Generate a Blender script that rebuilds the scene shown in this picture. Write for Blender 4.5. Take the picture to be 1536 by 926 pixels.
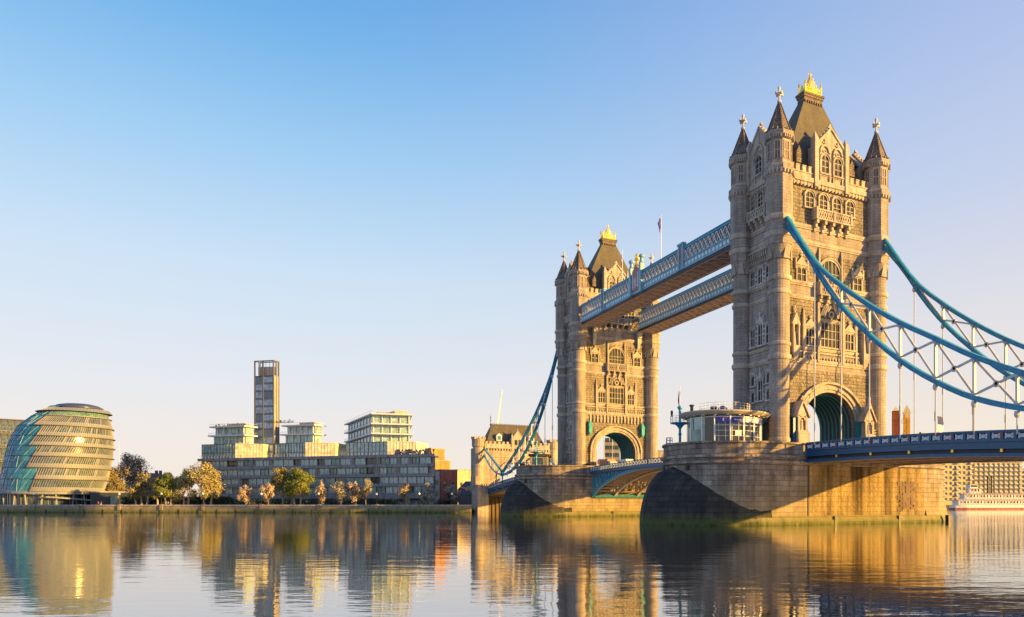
import bpy, bmesh, math, random
from mathutils import Vector, Matrix, noise
R = math.radians
rnd = random.Random(7)
sc = bpy.context.scene
for o in list(bpy.data.objects): bpy.data.objects.remove(o)
col = sc.collection

# ---------------------------------------------------------------- camera
CX, CY, CZ, YAW, F, PX0, PY0 = 103.3, -84.1, 3.25, 2.625, 1167.0, 1018.5, 755.0   # fitted to the photograph (1536 px wide)
cam = bpy.data.cameras.new('camera'); camo = bpy.data.objects.new('camera', cam); col.objects.link(camo)
camo.location = (CX, CY, CZ); camo.rotation_euler = (R(90), 0, YAW - R(90))
cam.sensor_width = 36; cam.lens = 36 * F / 1536; cam.shift_x = (768 - PX0) / 1536; cam.shift_y = (PY0 - 463) / 1536
cam.clip_start = 0.5; cam.clip_end = 20000
sc.camera = camo

# ---------------------------------------------------------------- sky, sun, exposure
SUN_AZ, SUN_EL = 46.0, 10.8
w = bpy.data.worlds.new('World'); sc.world = w; w.use_nodes = True
nt = w.node_tree; bg = nt.nodes['Background']
sky = nt.nodes.new('ShaderNodeTexSky'); sky.sky_type = 'NISHITA'; sky.sun_disc = False
sky.sun_elevation = R(SUN_EL); sky.sun_rotation = R(90 - SUN_AZ)
sky.air_density = 1.0; sky.dust_density = 1.2; sky.ozone_density = 2.5; sky.altitude = 0
SKY_STR, EXPO = 0.11, 1.38
# clear morning sky: the physical sky tinted by its haze, bluer overhead, milky and warm towards the horizon
def _lin(c): return tuple(((v/255+.055)/1.055)**2.4 if v > 10 else v/3300 for v in c)
def _rampnode(stops):
    n = nt.nodes.new('ShaderNodeValToRGB'); e = n.color_ramp.elements
    while len(e) > 1: e.remove(e[-1])
    k = 1/(SKY_STR*2**EXPO)
    for i, (p, c) in enumerate(stops):
        x = e[0] if i == 0 else e.new(p); x.position = p; x.color = (*[v*k*.1 for v in _lin(c)], 1)
    return n
tcw = nt.nodes.new('ShaderNodeTexCoord'); sxyz = nt.nodes.new('ShaderNodeSeparateXYZ'); nt.links.new(tcw.outputs['Generated'], sxyz.inputs[0])
r1 = _rampnode([(0, (248, 233, 220)), (.07, (243, 233, 227)), (.14, (231, 232, 238)), (.26, (207, 227, 245)), (.38, (162, 207, 244)), (.48, (118, 182, 236)), (.56, (90, 160, 226)), (1, (52, 112, 190))])
r2 = _rampnode([(0, (252, 234, 206)), (.08, (249, 233, 214)), (.20, (234, 228, 228)), (.36, (204, 212, 236)), (.56, (176, 194, 235)), (1, (80, 120, 200))])
for r_ in (r1, r2): nt.links.new(sxyz.outputs[2], r_.inputs[0])
vdot = nt.nodes.new('ShaderNodeVectorMath'); vdot.operation = 'DOT_PRODUCT'; nt.links.new(tcw.outputs['Generated'], vdot.inputs[0]); vdot.inputs[1].default_value = (math.cos(R(80)), math.sin(R(80)), 0)
mrw = nt.nodes.new('ShaderNodeMapRange'); mrw.interpolation_type = 'SMOOTHSTEP'; nt.links.new(vdot.outputs['Value'], mrw.inputs[0]); mrw.inputs[1].default_value = -.15; mrw.inputs[2].default_value = .8
mxw = nt.nodes.new('ShaderNodeMix'); mxw.data_type = 'RGBA'; nt.links.new(mrw.outputs[0], mxw.inputs[0]); nt.links.new(r1.outputs[0], mxw.inputs[6]); nt.links.new(r2.outputs[0], mxw.inputs[7])
scw = nt.nodes.new('ShaderNodeVectorMath'); scw.operation = 'SCALE'; nt.links.new(mxw.outputs[2], scw.inputs[0]); scw.inputs['Scale'].default_value = 10
mx2 = nt.nodes.new('ShaderNodeMix'); mx2.data_type = 'RGBA'; mx2.inputs[0].default_value = .94; nt.links.new(sky.outputs[0], mx2.inputs[6]); nt.links.new(scw.outputs[0], mx2.inputs[7])
nt.links.new(mx2.outputs[2], bg.inputs[0]); bg.inputs[1].default_value = SKY_STR
sl = bpy.data.lights.new('sun', 'SUN'); sl.energy = 5.0; sl.angle = R(0.6); sl.color = (1.0, 0.57, 0.11)
so = bpy.data.objects.new('sun', sl); col.objects.link(so)
sd = Vector((math.cos(R(SUN_AZ)) * math.cos(R(SUN_EL)), math.sin(R(SUN_AZ)) * math.cos(R(SUN_EL)), math.sin(R(SUN_EL))))
so.rotation_euler = sd.to_track_quat('Z', 'Y').to_euler(); so.location = sd * 200
sc.view_settings.view_transform = 'Standard'; sc.view_settings.look = 'None'
sc.view_settings.exposure = EXPO; sc.view_settings.gamma = 1; sc.view_settings.use_curve_mapping = False

# ---------------------------------------------------------------- helpers
FW = Vector((math.cos(YAW), math.sin(YAW), 0)); RT = Vector((math.sin(YAW), -math.cos(YAW), 0))
BROT = YAW - R(90)
def pt(px, a, z=0.0):
    p = Vector((CX, CY, 0)) + FW * a + RT * ((px - PX0) / F * a); p.z = z; return p
def hz(py, a): return CZ + (PY0 - py) * a / F

class MB:
    def __init__(s, xf=None, off=(0, 0, 0), cyl=None):
        s.v = []; s.f = []; s.xf = xf; s.off = Vector(off); s.cyl = cyl
    def add(s, vs, fs):
        b = len(s.v)
        for p in vs:
            p = Vector(p)
            if s.xf: p = s.xf(p)
            s.v.append(p + s.off)
        s.f += [tuple(b + i for i in f) for f in fs]; return s
    def box(s, x0, x1, y0, y1, z0, z1):
        return s.add([(x0,y0,z0),(x1,y0,z0),(x1,y1,z0),(x0,y1,z0),(x0,y0,z1),(x1,y0,z1),(x1,y1,z1),(x0,y1,z1)],
              [(0,3,2,1),(4,5,6,7),(0,1,5,4),(1,2,6,5),(2,3,7,6),(3,0,4,7)])
    def taper(s, b, t, z0, z1):       # b,t = (x0,x1,y0,y1)
        return s.add([(b[0],b[2],z0),(b[1],b[2],z0),(b[1],b[3],z0),(b[0],b[3],z0),(t[0],t[2],z1),(t[1],t[2],z1),(t[1],t[3],z1),(t[0],t[3],z1)],
              [(0,3,2,1),(4,5,6,7),(0,1,5,4),(1,2,6,5),(2,3,7,6),(3,0,4,7)])
    def lathe(s, prof, cx=0, cy=0, n=16, rot=0.0, a0=0.0, a1=2*math.pi):
        full = abs(a1 - a0 - 2*math.pi) < 1e-6; m = n if full else n + 1; vs = []; fs = []
        for r, z in prof:
            for i in range(m):
                a = rot + a0 + (a1 - a0) * i / n
                vs.append((cx + r * math.cos(a), cy + r * math.sin(a), z))
        for k in range(len(prof) - 1):
            for i in range(n):
                j = (i + 1) % m
                fs.append((k*m+i, k*m+j, (k+1)*m+j, (k+1)*m+i))
        if full:
            if prof[0][0] > 1e-4: fs.append(tuple(range(m))[::-1])
            if prof[-1][0] > 1e-4: fs.append(tuple((len(prof)-1)*m + i for i in range(m)))
        return s.add(vs, fs)
    def prism(s, pts, plane, t0, t1):
        n = len(pts); vs = []
        for t in (t0, t1):
            for u, z in pts: vs.append({'x': (t, u, z), 'y': (u, t, z), 'z': (u, z, t)}[plane])
        fs = [tuple(range(n)), tuple(range(2*n-1, n-1, -1))] + [(i, (i+1) % n, n + (i+1) % n, n + i) for i in range(n)]
        return s.add(vs, fs)
    def beam(s, p, q, w, h=None, up=(0, 0, 1)):
        p = Vector(p); q = Vector(q); h = h or w; d = (q - p).normalized(); u = Vector(up)
        if abs(d.dot(u)) > .99: u = Vector((1, 0, 0))
        sd_ = d.cross(u).normalized() * w / 2; u = sd_.cross(d).normalized() * h / 2
        vs = []
        for c in (p, q): vs += [c - sd_ - u, c + sd_ - u, c + sd_ + u, c - sd_ + u]
        return s.add(vs, [(0,3,2,1),(4,5,6,7),(0,1,5,4),(1,2,6,5),(2,3,7,6),(3,0,4,7)])
    def tube(s, pts, r, n=6, r1=None):
        pts = [Vector(p) for p in pts]; vs = []; fs = []; N = len(pts); r1 = r if r1 is None else r1
        for k, p in enumerate(pts):
            d = (pts[min(k+1, N-1)] - pts[max(k-1, 0)]).normalized()
            u = Vector((0, 0, 1)) if abs(d.z) < .95 else Vector((1, 0, 0))
            a = d.cross(u).normalized(); b = a.cross(d); rr = r + (r1 - r) * k / max(1, N - 1)
            for i in range(n):
                t = 2*math.pi*i/n; vs.append(p + (a*math.cos(t) + b*math.sin(t)) * rr)
        for k in range(N-1):
            for i in range(n): fs.append((k*n+i, k*n+(i+1) % n, (k+1)*n+(i+1) % n, (k+1)*n+i))
        fs += [tuple(range(n))[::-1], tuple((N-1)*n+i for i in range(n))]
        return s.add(vs, fs)
    def arc(s, cu, cz, r0, r1, o0, o1, a0=0, a1=180, n=16, pz=1.0):   # ring in the (x,z) plane, thickness along y
        vs = []; fs = []
        for i in range(n+1):
            a = R(a0 + (a1-a0)*i/n); c, q = math.cos(a), math.sin(a)*pz
            vs += [(cu+r0*c, o0, cz+r0*q), (cu+r1*c, o0, cz+r1*q), (cu+r1*c, o1, cz+r1*q), (cu+r0*c, o1, cz+r0*q)]
        for i in range(n):
            b = 4*i
            fs += [(b+j, b+(j+1) % 4, b+4+(j+1) % 4, b+4+j) for j in range(4)]
        fs += [(0,1,2,3), (4*n+3, 4*n+2, 4*n+1, 4*n)]
        return s.add(vs, fs)
    def build(s, name, m, parent=None, smooth=False, loc=None):
        me = bpy.data.meshes.new(name); me.from_pydata([tuple(p) for p in s.v], [], s.f)
        bm = bmesh.new(); bm.from_mesh(me); bmesh.ops.recalc_face_normals(bm, faces=bm.faces); bm.normal_update()
        ul = bm.loops.layers.uv.new('UVMap')
        for f in bm.faces:
            n = f.normal
            if s.cyl and abs(n.z) < .8:
                cx, cy, rr = s.cyl; ref = None
                for l in f.loops:
                    c = l.vert.co; t = math.atan2(c.y-cy, c.x-cx)
                    if ref is None: ref = t
                    while t - ref > math.pi: t -= 2*math.pi
                    while t - ref < -math.pi: t += 2*math.pi
                    l[ul].uv = (t*rr, c.z)
                continue
            if abs(n.z) > .8:
                for l in f.loops: l[ul].uv = (l.vert.co.x, l.vert.co.y)
            else:
                t = Vector((-n.y, n.x, 0)).normalized()
                for l in f.loops: l[ul].uv = (l.vert.co.dot(t), l.vert.co.z)
        bm.to_mesh(me); bm.free()
        me.materials.append(m)
        if smooth:
            for p in me.polygons: p.use_smooth = True
        o = bpy.data.objects.new(name, me); col.objects.link(o)
        if parent: o.parent = parent
        if loc is not None: o.location = loc
        return o

def tag(o, label=None, cat=None, group=None, kind=None):
    if label: o['label'] = label
    if cat: o['category'] = cat
    if group: o['group'] = group
    if kind: o['kind'] = kind
    return o
def thing(name, label, cat, loc=(0, 0, 0), rz=0.0, group=None):
    o = bpy.data.objects.new(name, None); o.empty_display_size = .5; col.objects.link(o)
    o.location = loc; o.rotation_euler = (0, 0, rz); return tag(o, label, cat, group)
KIDS = {}
def kids(o): return [c for c in bpy.data.objects if c.parent == o]
def copy_tree(o, parent=None):
    c = o.copy(); col.objects.link(c)
    if parent: c.parent = parent
    for ch in kids(o): copy_tree(ch, c)
    return c
def dup(o, loc, parent=None, rz=None):
    c = o.copy(); col.objects.link(c); c.location = loc
    if parent: c.parent = parent
    if rz is not None: c.rotation_euler = (0, 0, rz)
    return c

# ---------------------------------------------------------------- materials
M = {}
def mk(name):
    m = bpy.data.materials.new(name); m.use_nodes = True; M[name] = m
    t = m.node_tree; return m, t, t.nodes['Principled BSDF']
def N(t, k, **kw):
    n = t.nodes.new(k)
    for a, b in kw.items(): setattr(n, a, b)
    return n
def mixc(t, fac, a, b, mode='MIX'):
    n = N(t, 'ShaderNodeMix', data_type='RGBA', blend_type=mode)
    for s, v in ((n.inputs[0], fac), (n.inputs[6], a), (n.inputs[7], b)):
        if hasattr(v, 'is_linked'): t.links.new(v, s)
        elif isinstance(v, (int, float)): s.default_value = v
        else: s.default_value = (*v, 1) if len(v) == 3 else v
    return n.outputs[2]
def noise_n(t, vec, scale, detail=4, rough=.6, stretch=None):
    if stretch:
        mp = N(t, 'ShaderNodeMapping'); mp.inputs['Scale'].default_value = stretch; t.links.new(vec, mp.inputs[0]); vec = mp.outputs[0]
    n = N(t, 'ShaderNodeTexNoise'); n.inputs['Scale'].default_value = scale; n.inputs['Detail'].default_value = detail
    n.inputs['Roughness'].default_value = rough; t.links.new(vec, n.inputs['Vector']); return n.outputs['Fac']
def ramp(t, fac, stops):
    n = N(t, 'ShaderNodeValToRGB'); e = n.color_ramp.elements
    while len(e) > 1: e.remove(e[-1])
    e[0].position = stops[0][0]; e[0].color = (*stops[0][1], 1)
    for p, c in stops[1:]:
        x = e.new(p); x.color = (*c, 1)
    t.links.new(fac, n.inputs[0]); return n.outputs[0]
def bump(t, b, h, strength, dist):
    n = N(t, 'ShaderNodeBump'); n.inputs['Strength'].default_value = strength; n.inputs['Distance'].default_value = dist
    t.links.new(h, n.inputs['Height']); t.links.new(n.outputs[0], b.inputs['Normal'])
g = lambda v: (v, v, v)
def stone(name, c1, c2, mort, bw=1.1, bh=.42, ms=.025, bstr=.5, dist=.05, var=(.72, 1.15), rough=.85, algae=False, rock=0.0):
    m, t, b = mk(name); uv = N(t, 'ShaderNodeTexCoord')
    mpo = N(t, 'ShaderNodeMapping'); mpo.inputs['Location'].default_value = (700.3, 90.13, 0); t.links.new(uv.outputs['UV'], mpo.inputs[0])
    br = N(t, 'ShaderNodeTexBrick'); t.links.new(mpo.outputs[0], br.inputs['Vector'])
    br.inputs['Color1'].default_value = (*c1, 1); br.inputs['Color2'].default_value = (*c2, 1); br.inputs['Mortar'].default_value = (*mort, 1)
    br.inputs['Scale'].default_value = 1; br.inputs['Mortar Size'].default_value = ms; br.inputs['Brick Width'].default_value = bw; br.inputs['Row Height'].default_value = bh
    br.inputs['Mortar Smooth'].default_value = .3
    geo = uv.outputs['Object']
    n1 = noise_n(t, geo, .35, 5, .65); n2 = noise_n(t, geo, 3.0, 4, .7)
    st = noise_n(t, geo, 1.0, 4, .6, stretch=(.9, .9, .09))
    c = mixc(t, 1, br.outputs['Color'], ramp(t, n1, [(.3, g(var[0])), (.7, g(var[1]))]), 'MULTIPLY')
    c = mixc(t, 1, c, ramp(t, n2, [(.3, g(.82)), (.7, g(1.12))]), 'MULTIPLY')
    c = mixc(t, 1, c, ramp(t, st, [(.38, g(.68)), (.56, g(1.0))]), 'MULTIPLY')
    if algae:
        sx = N(t, 'ShaderNodeSeparateXYZ'); t.links.new(geo, sx.inputs[0])
        ad = N(t, 'ShaderNodeMath', operation='MULTIPLY_ADD'); t.links.new(st, ad.inputs[0]); ad.inputs[1].default_value = -2.6; t.links.new(sx.outputs[2], ad.inputs[2])
        mr = N(t, 'ShaderNodeMapRange'); t.links.new(ad.outputs[0], mr.inputs[0]); mr.inputs[1].default_value = -1.9; mr.inputs[2].default_value = 1.4
        st2 = noise_n(t, uv.outputs['UV'], 1.0, 5, .7, stretch=(.55, .045, 1))
        c = mixc(t, 1, c, ramp(t, st2, [(.36, (.42, .36, .30)), (.5, (.85, .83, .80)), (.62, (1.08, 1.08, 1.08))]), 'MULTIPLY')
        hz_ = N(t, 'ShaderNodeMapRange'); t.links.new(sx.outputs[2], hz_.inputs[0]); hz_.inputs[1].default_value = 8.0; hz_.inputs[2].default_value = 1.5
        yl = N(t, 'ShaderNodeMath', operation='MULTIPLY'); t.links.new(hz_.outputs[0], yl.inputs[0]); t.links.new(n1, yl.inputs[1])
        if c1[0] > .2: c = mixc(t, yl.outputs[0], c, (.36, .27, .11))
        al = ramp(t, mr.outputs[0], [(0, g(1)), (.2, g(1)), (.42, g(.55)), (.75, g(0))])
        c = mixc(t, al, c, mixc(t, n2, (.03, .045, .008), (.16, .17, .03)))
        tide = ramp(t, mr.outputs[0], [(0, g(.3)), (.12, g(.45)), (.3, g(1))])
        c = mixc(t, 1, c, tide, 'MULTIPLY')
    t.links.new(c, b.inputs['Base Color']); b.inputs['Roughness'].default_value = rough
    h = N(t, 'ShaderNodeMath', operation='MULTIPLY_ADD'); t.links.new(br.outputs['Fac'], h.inputs[0]); h.inputs[1].default_value = -1.0
    nn = noise_n(t, uv.outputs['UV'], 2.2 if rock else 6, 4, .7); hm = N(t, 'ShaderNodeMath', operation='MULTIPLY'); t.links.new(nn, hm.inputs[0]); hm.inputs[1].default_value = 1.0 + rock * 3
    t.links.new(hm.outputs[0], h.inputs[2]); bump(t, b, h.outputs[0], bstr, dist * (1 + rock * 2))
    return m
stone('ashlar', (.39, .325, .285), (.32, .27, .24), (.2, .165, .15), 1.2, .45)
stone('rockface', (.50, .42, .32), (.38, .315, .24), (.18, .145, .11), 1.15, .56, .04, .9, .09, (.62, 1.15), rock=1.0)
stone('carved', (.48, .41, .345), (.42, .36, .30), (.27, .225, .19), 1.0, .5, .01, .4, .04, (.75, 1.15))
stone('pale_stone', (.58, .53, .48), (.52, .48, .43), (.35, .3, .27), .8, .4, .01, .3, .02)
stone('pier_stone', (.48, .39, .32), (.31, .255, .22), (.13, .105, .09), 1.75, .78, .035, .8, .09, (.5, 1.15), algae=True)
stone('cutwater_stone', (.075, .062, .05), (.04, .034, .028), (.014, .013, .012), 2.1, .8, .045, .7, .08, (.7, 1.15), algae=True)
stone('stained_wall', (.52, .37, .17), (.44, .31, .14), (.30, .21, .10), 1.75, .78, .02, .9, .07, (.6, 1.12), algae=True, rock=.6)
stone('bank_stone', (.48, .38, .29), (.38, .3, .24), (.12, .1, .09), 3.0, .5, .04, .5, .05, (.6, 1.2), algae=True)
stone('spire_stone', (.25, .19, .155), (.18, .14, .12), (.07, .055, .05), .6, .42, .04, .9, .08)
stone('abutment_stone', (.48, .40, .31), (.40, .33, .26), (.17, .14, .1), 1.1, .45, .03, .6, .06)
stone('brown_brick', (.20, .13, .095), (.16, .1, .075), (.14, .1, .08), .5, .2, .01, .2, .01)
stone('red_brick', (.50, .16, .11), (.44, .14, .10), (.2, .1, .08), .5, .2, .01, .2, .01)
stone('orange_brick', (.62, .30, .09), (.55, .26, .08), (.4, .24, .12), .5, .2, .01, .2, .01)
stone('yellow_brick', (.66, .54, .32), (.62, .50, .3), (.35, .28, .18), .5, .2, .01, .2, .01)
stone('cream_render', (.62, .5, .33), (.6, .48, .32), (.55, .45, .3), 6, 3, .01, .1, .01, (.88, 1.05))
stone('block_cladding', (.34, .30, .305), (.31, .275, .28), (.1, .09, .09), 3, .9, .012, .2, .01, (.88, 1.08))
stone('pale_cladding', (.42, .38, .34), (.4, .36, .33), (.3, .27, .25), 2.2, 1.1, .02, .2, .01, (.9, 1.05))
def slate():
    m, t, b = mk('slate'); tc = N(t, 'ShaderNodeTexCoord')
    br = N(t, 'ShaderNodeTexBrick'); t.links.new(tc.outputs['UV'], br.inputs['Vector'])
    br.inputs['Scale'].default_value = 1; br.inputs['Brick Width'].default_value = .5; br.inputs['Row Height'].default_value = .38; br.inputs['Mortar Size'].default_value = .03
    br.inputs['Color1'].default_value = (.105, .088, .066, 1); br.inputs['Color2'].default_value = (.078, .067, .052, 1); br.inputs['Mortar'].default_value = (.04, .036, .03, 1)
    n1 = noise_n(t, tc.outputs['Object'], .8, 5, .65, stretch=(1, 1, .25))
    c = mixc(t, ramp(t, n1, [(.45, g(0)), (.72, g(.7))]), br.outputs[0], (.14, .115, .05))
    c = mixc(t, ramp(t, noise_n(t, tc.outputs['Object'], 2.5, 4), [(.5, g(0)), (.75, g(.5))]), c, (.07, .065, .05))
    t.links.new(c, b.inputs['Base Color']); b.inputs['Roughness'].default_value = .7; bump(t, b, br.outputs['Fac'], .4, -.04)
slate()
def paint(name, c, rough=.45, metal=0.0, var=.18, rust=0.0):
    m, t, b = mk(name); tc = N(t, 'ShaderNodeTexCoord'); n = noise_n(t, tc.outputs['Object'], 1.3, 5, .65)
    cc = mixc(t, 1, c, ramp(t, n, [(.3, g(1-var)), (.7, g(1+var))]), 'MULTIPLY')
    if rust:
        cc = mixc(t, ramp(t, noise_n(t, tc.outputs['Object'], 4, 6, .7), [(.58, g(0)), (.72, g(rust))]), cc, (.13, .05, .02))
    t.links.new(cc, b.inputs['Base Color']); b.inputs['Roughness'].default_value = rough; b.inputs['Metallic'].default_value = metal; return m
paint('teal_paint', (.022, .25, .42), .4, var=.2, rust=.25)
paint('teal_dark', (.012, .13, .17), .8)
paint('teal_bright', (.03, .33, .34), .6)
paint('teal_rib', (.03, .27, .36), .7, var=.1)
paint('blue_paint', (.006, .078, .175), .35, var=.2, rust=.15)
paint('blue_dark', (.006, .015, .035), .5)
paint('sky_paint', (.20, .40, .50), .5, var=.25, rust=.4)
paint('white_paint', (.70, .70, .72), .45, var=.12, rust=.25)
paint('grey_steel', (.50, .48, .48), .45, var=.15)
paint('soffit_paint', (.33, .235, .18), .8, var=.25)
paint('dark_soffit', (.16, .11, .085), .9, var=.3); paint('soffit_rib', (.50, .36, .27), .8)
paint('dark_steel', (.06, .05, .045), .7)
paint('gold', (.95, .60, .05), .3, .6, var=.1)
paint('crest_paint', (.34, .12, .12), .5, var=.4)
paint('deck_red', (.42, .2, .17), .6)
paint('red_paint', (.5, .03, .03), .5)
paint('flag_white', (.75, .73, .75), .8)
paint('flag_blue', (.02, .035, .22), .8)
paint('flag_red', (.62, .03, .04), .8)
paint('black', (.015, .015, .018), .5)
paint('asphalt', (.05, .05, .052), .9)
paint('roof_grey', (.22, .2, .19), .8)
paint('white_render', (.72, .68, .62), .7, var=.06)
paint('balcony_white', (.60, .60, .62), .5, var=.06)
paint('cabin_cream', (.50, .42, .30), .6)
paint('sign_blue', (.035, .03, .30), .4)
paint('sign_pale', (.70, .62, .66), .5)
paint('pv_roof', (.05, .06, .13), .3)
paint('sunshade', (.16, .125, .11), .6)
paint('panel_cream', (.21, .225, .25), .6, var=.1)
paint('orange_cloth', (.65, .14, .02), .7, var=.25)
paint('yellow_cloth', (.80, .50, .02), .7, var=.15)
paint('yellow_pale', (.85, .76, .35), .6)
paint('lamp_white', (.85, .83, .8), .3)
paint('steel_grey', (.13, .13, .145), .5)
paint('navy_cladding', (.02, .028, .045), .4)
paint('bark', (.16, .11, .07), .9, var=.3)
paint('bark_pale', (.42, .31, .2), .9, var=.35)
paint('wood_pile', (.14, .10, .06), .9, var=.4)
paint('skin_tone', (.5, .3, .22), .6)
paint('cloth_red', (.4, .06, .06), .8); paint('cloth_dark', (.04, .04, .07), .8); paint('cloth_light', (.5, .5, .52), .8)
paint('shed_roof', (.09, .075, .09), .8); paint('tile_roof', (.22, .09, .07), .8)
paint('leaf_core', (.06, .07, .03), .9)
def glass(name, c, rough=.08, var=.35, spec=.6, scale=.6):
    m, t, b = mk(name); tc = N(t, 'ShaderNodeTexCoord'); n = noise_n(t, tc.outputs['Object'], scale, 3, .5)
    cc = mixc(t, 1, c, ramp(t, n, [(.35, g(1-var)), (.65, g(1+var))]), 'MULTIPLY')
    t.links.new(cc, b.inputs['Base Color']); b.inputs['Roughness'].default_value = rough; b.inputs['Specular IOR Level'].default_value = spec
    n2 = noise_n(t, tc.outputs['Object'], .4, 2); bump(t, b, n2, .08, .1); return m
glass('old_glass', (.04, .045, .05), .65, .5, .1)
glass('dark_glass', (.05, .07, .08), .05, .5)
glass('teal_glass', (.25, .38, .38), .08, .35, 1.0)
glass('grey_glass', (.32, .40, .46), .08, .35, 1.0)
glass('city_glass', (.03, .16, .27), .12, .4, .5, .25)
glass('city_band', (.08, .11, .14), .2, .5, .9, .8)
glass('painted_glare_glass', (.58, .56, .38), .15, .3, 1.0)  # cream counterpart of the teal glazing, with sun glare painted into the colour
glass('green_glass', (.10, .22, .20), .1, .4, .8)
def foliage(name, c1, c2):
    m, t, b = mk(name); tc = N(t, 'ShaderNodeTexCoord'); n = noise_n(t, tc.outputs['Object'], 1.1, 4, .7)
    t.links.new(ramp(t, n, [(.3, c1), (.7, c2)]), b.inputs['Base Color']); b.inputs['Roughness'].default_value = .8
    if 'Transmission Weight' in b.inputs: pass
    return m
foliage('leaf_green', (.09, .12, .02), (.24, .27, .045)); foliage('leaf_olive', (.15, .13, .03), (.30, .26, .07))
foliage('leaf_gold', (.22, .19, .075), (.42, .37, .17)); foliage('leaf_brown', (.17, .145, .07), (.32, .27, .12))
foliage('leaf_mauve', (.19, .15, .12), (.32, .26, .21)); foliage('blossom_warm', (.32, .23, .15), (.60, .48, .34)); foliage('blossom_pale', (.22, .20, .15), (.45, .42, .35))
def water_mat():
    m, t, b = mk('water'); tc = N(t, 'ShaderNodeTexCoord')
    b.inputs['Base Color'].default_value = (.035, .032, .022, 1); b.inputs['Roughness'].default_value = .015; b.inputs['IOR'].default_value = 2.3
    b.inputs['Specular IOR Level'].default_value = .85
    rot = N(t, 'ShaderNodeMapping'); rot.inputs['Rotation'].default_value = (0, 0, -BROT); t.links.new(tc.outputs['Object'], rot.inputs[0])
    a = noise_n(t, rot.outputs[0], .55, 3, .55, stretch=(.45, 1.0, 1)); c = noise_n(t, rot.outputs[0], 2.6, 3, .6, stretch=(.5, 1, 1))
    big = ramp(t, noise_n(t, rot.outputs[0], .018, 3, .6, stretch=(.3, 1, 1)), [(.4, g(.45)), (.62, g(1.25))])
    s = N(t, 'ShaderNodeMath', operation='MULTIPLY_ADD'); t.links.new(c, s.inputs[0]); s.inputs[1].default_value = .16; t.links.new(a, s.inputs[2])
    s2 = N(t, 'ShaderNodeMath', operation='MULTIPLY'); t.links.new(s.outputs[0], s2.inputs[0]); t.links.new(big, s2.inputs[1])
    bump(t, b, s2.outputs[0], 1.0, .042)
    gl = N(t, 'ShaderNodeBsdfGlossy'); gl.inputs['Color'].default_value = (.93, .94, .95, 1); gl.inputs['Roughness'].default_value = .015; t.links.new(b.inputs['Normal'].links[0].from_socket, gl.inputs['Normal'])
    mx = N(t, 'ShaderNodeMixShader'); mx.inputs[0].default_value = .42; t.links.new(b.outputs[0], mx.inputs[1]); t.links.new(gl.outputs[0], mx.inputs[2]); t.links.new(mx.outputs[0], t.nodes['Material Output'].inputs['Surface'])
water_mat()
def ground_mat():
    m, t, b = mk('ground'); tc = N(t, 'ShaderNodeTexCoord'); n = noise_n(t, tc.outputs['Object'], .08, 6, .6)
    t.links.new(ramp(t, n, [(.4, (.17, .15, .12)), (.6, (.10, .11, .05))]), b.inputs['Base Color']); b.inputs['Roughness'].default_value = .95
ground_mat()

# ================================================================ SETTING
wt = MB().box(-3500, 1200, -3000, 3000, -3, 0).build('river_water', M['water']); tag(wt, kind='structure', label='calm river with fine ripples mirroring the bridge and banks', cat='river')
# far bank: one land sheet behind the quay line, reaching the horizon
bank_line = [(-900, 262), (700, 262), (712, 276), (830, 292), (1000, 330), (1400, 432), (2600, 440)]
gp = [pt(px, a) for px, a in bank_line] + [pt(2600, 5200), pt(-900, 5200)]
gb = MB(); n = len(gp)
gb.add([(p.x, p.y, -1) for p in gp] + [(p.x, p.y, 2.2) for p in gp], [tuple(range(n))[::-1], tuple(range(n, 2*n))] + [(i, (i+1) % n, n+(i+1) % n, n+i) for i in range(n)])
tag(gb.build('ground', M['ground']), kind='structure', label='flat bank of the river behind the quay', cat='ground')

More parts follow.
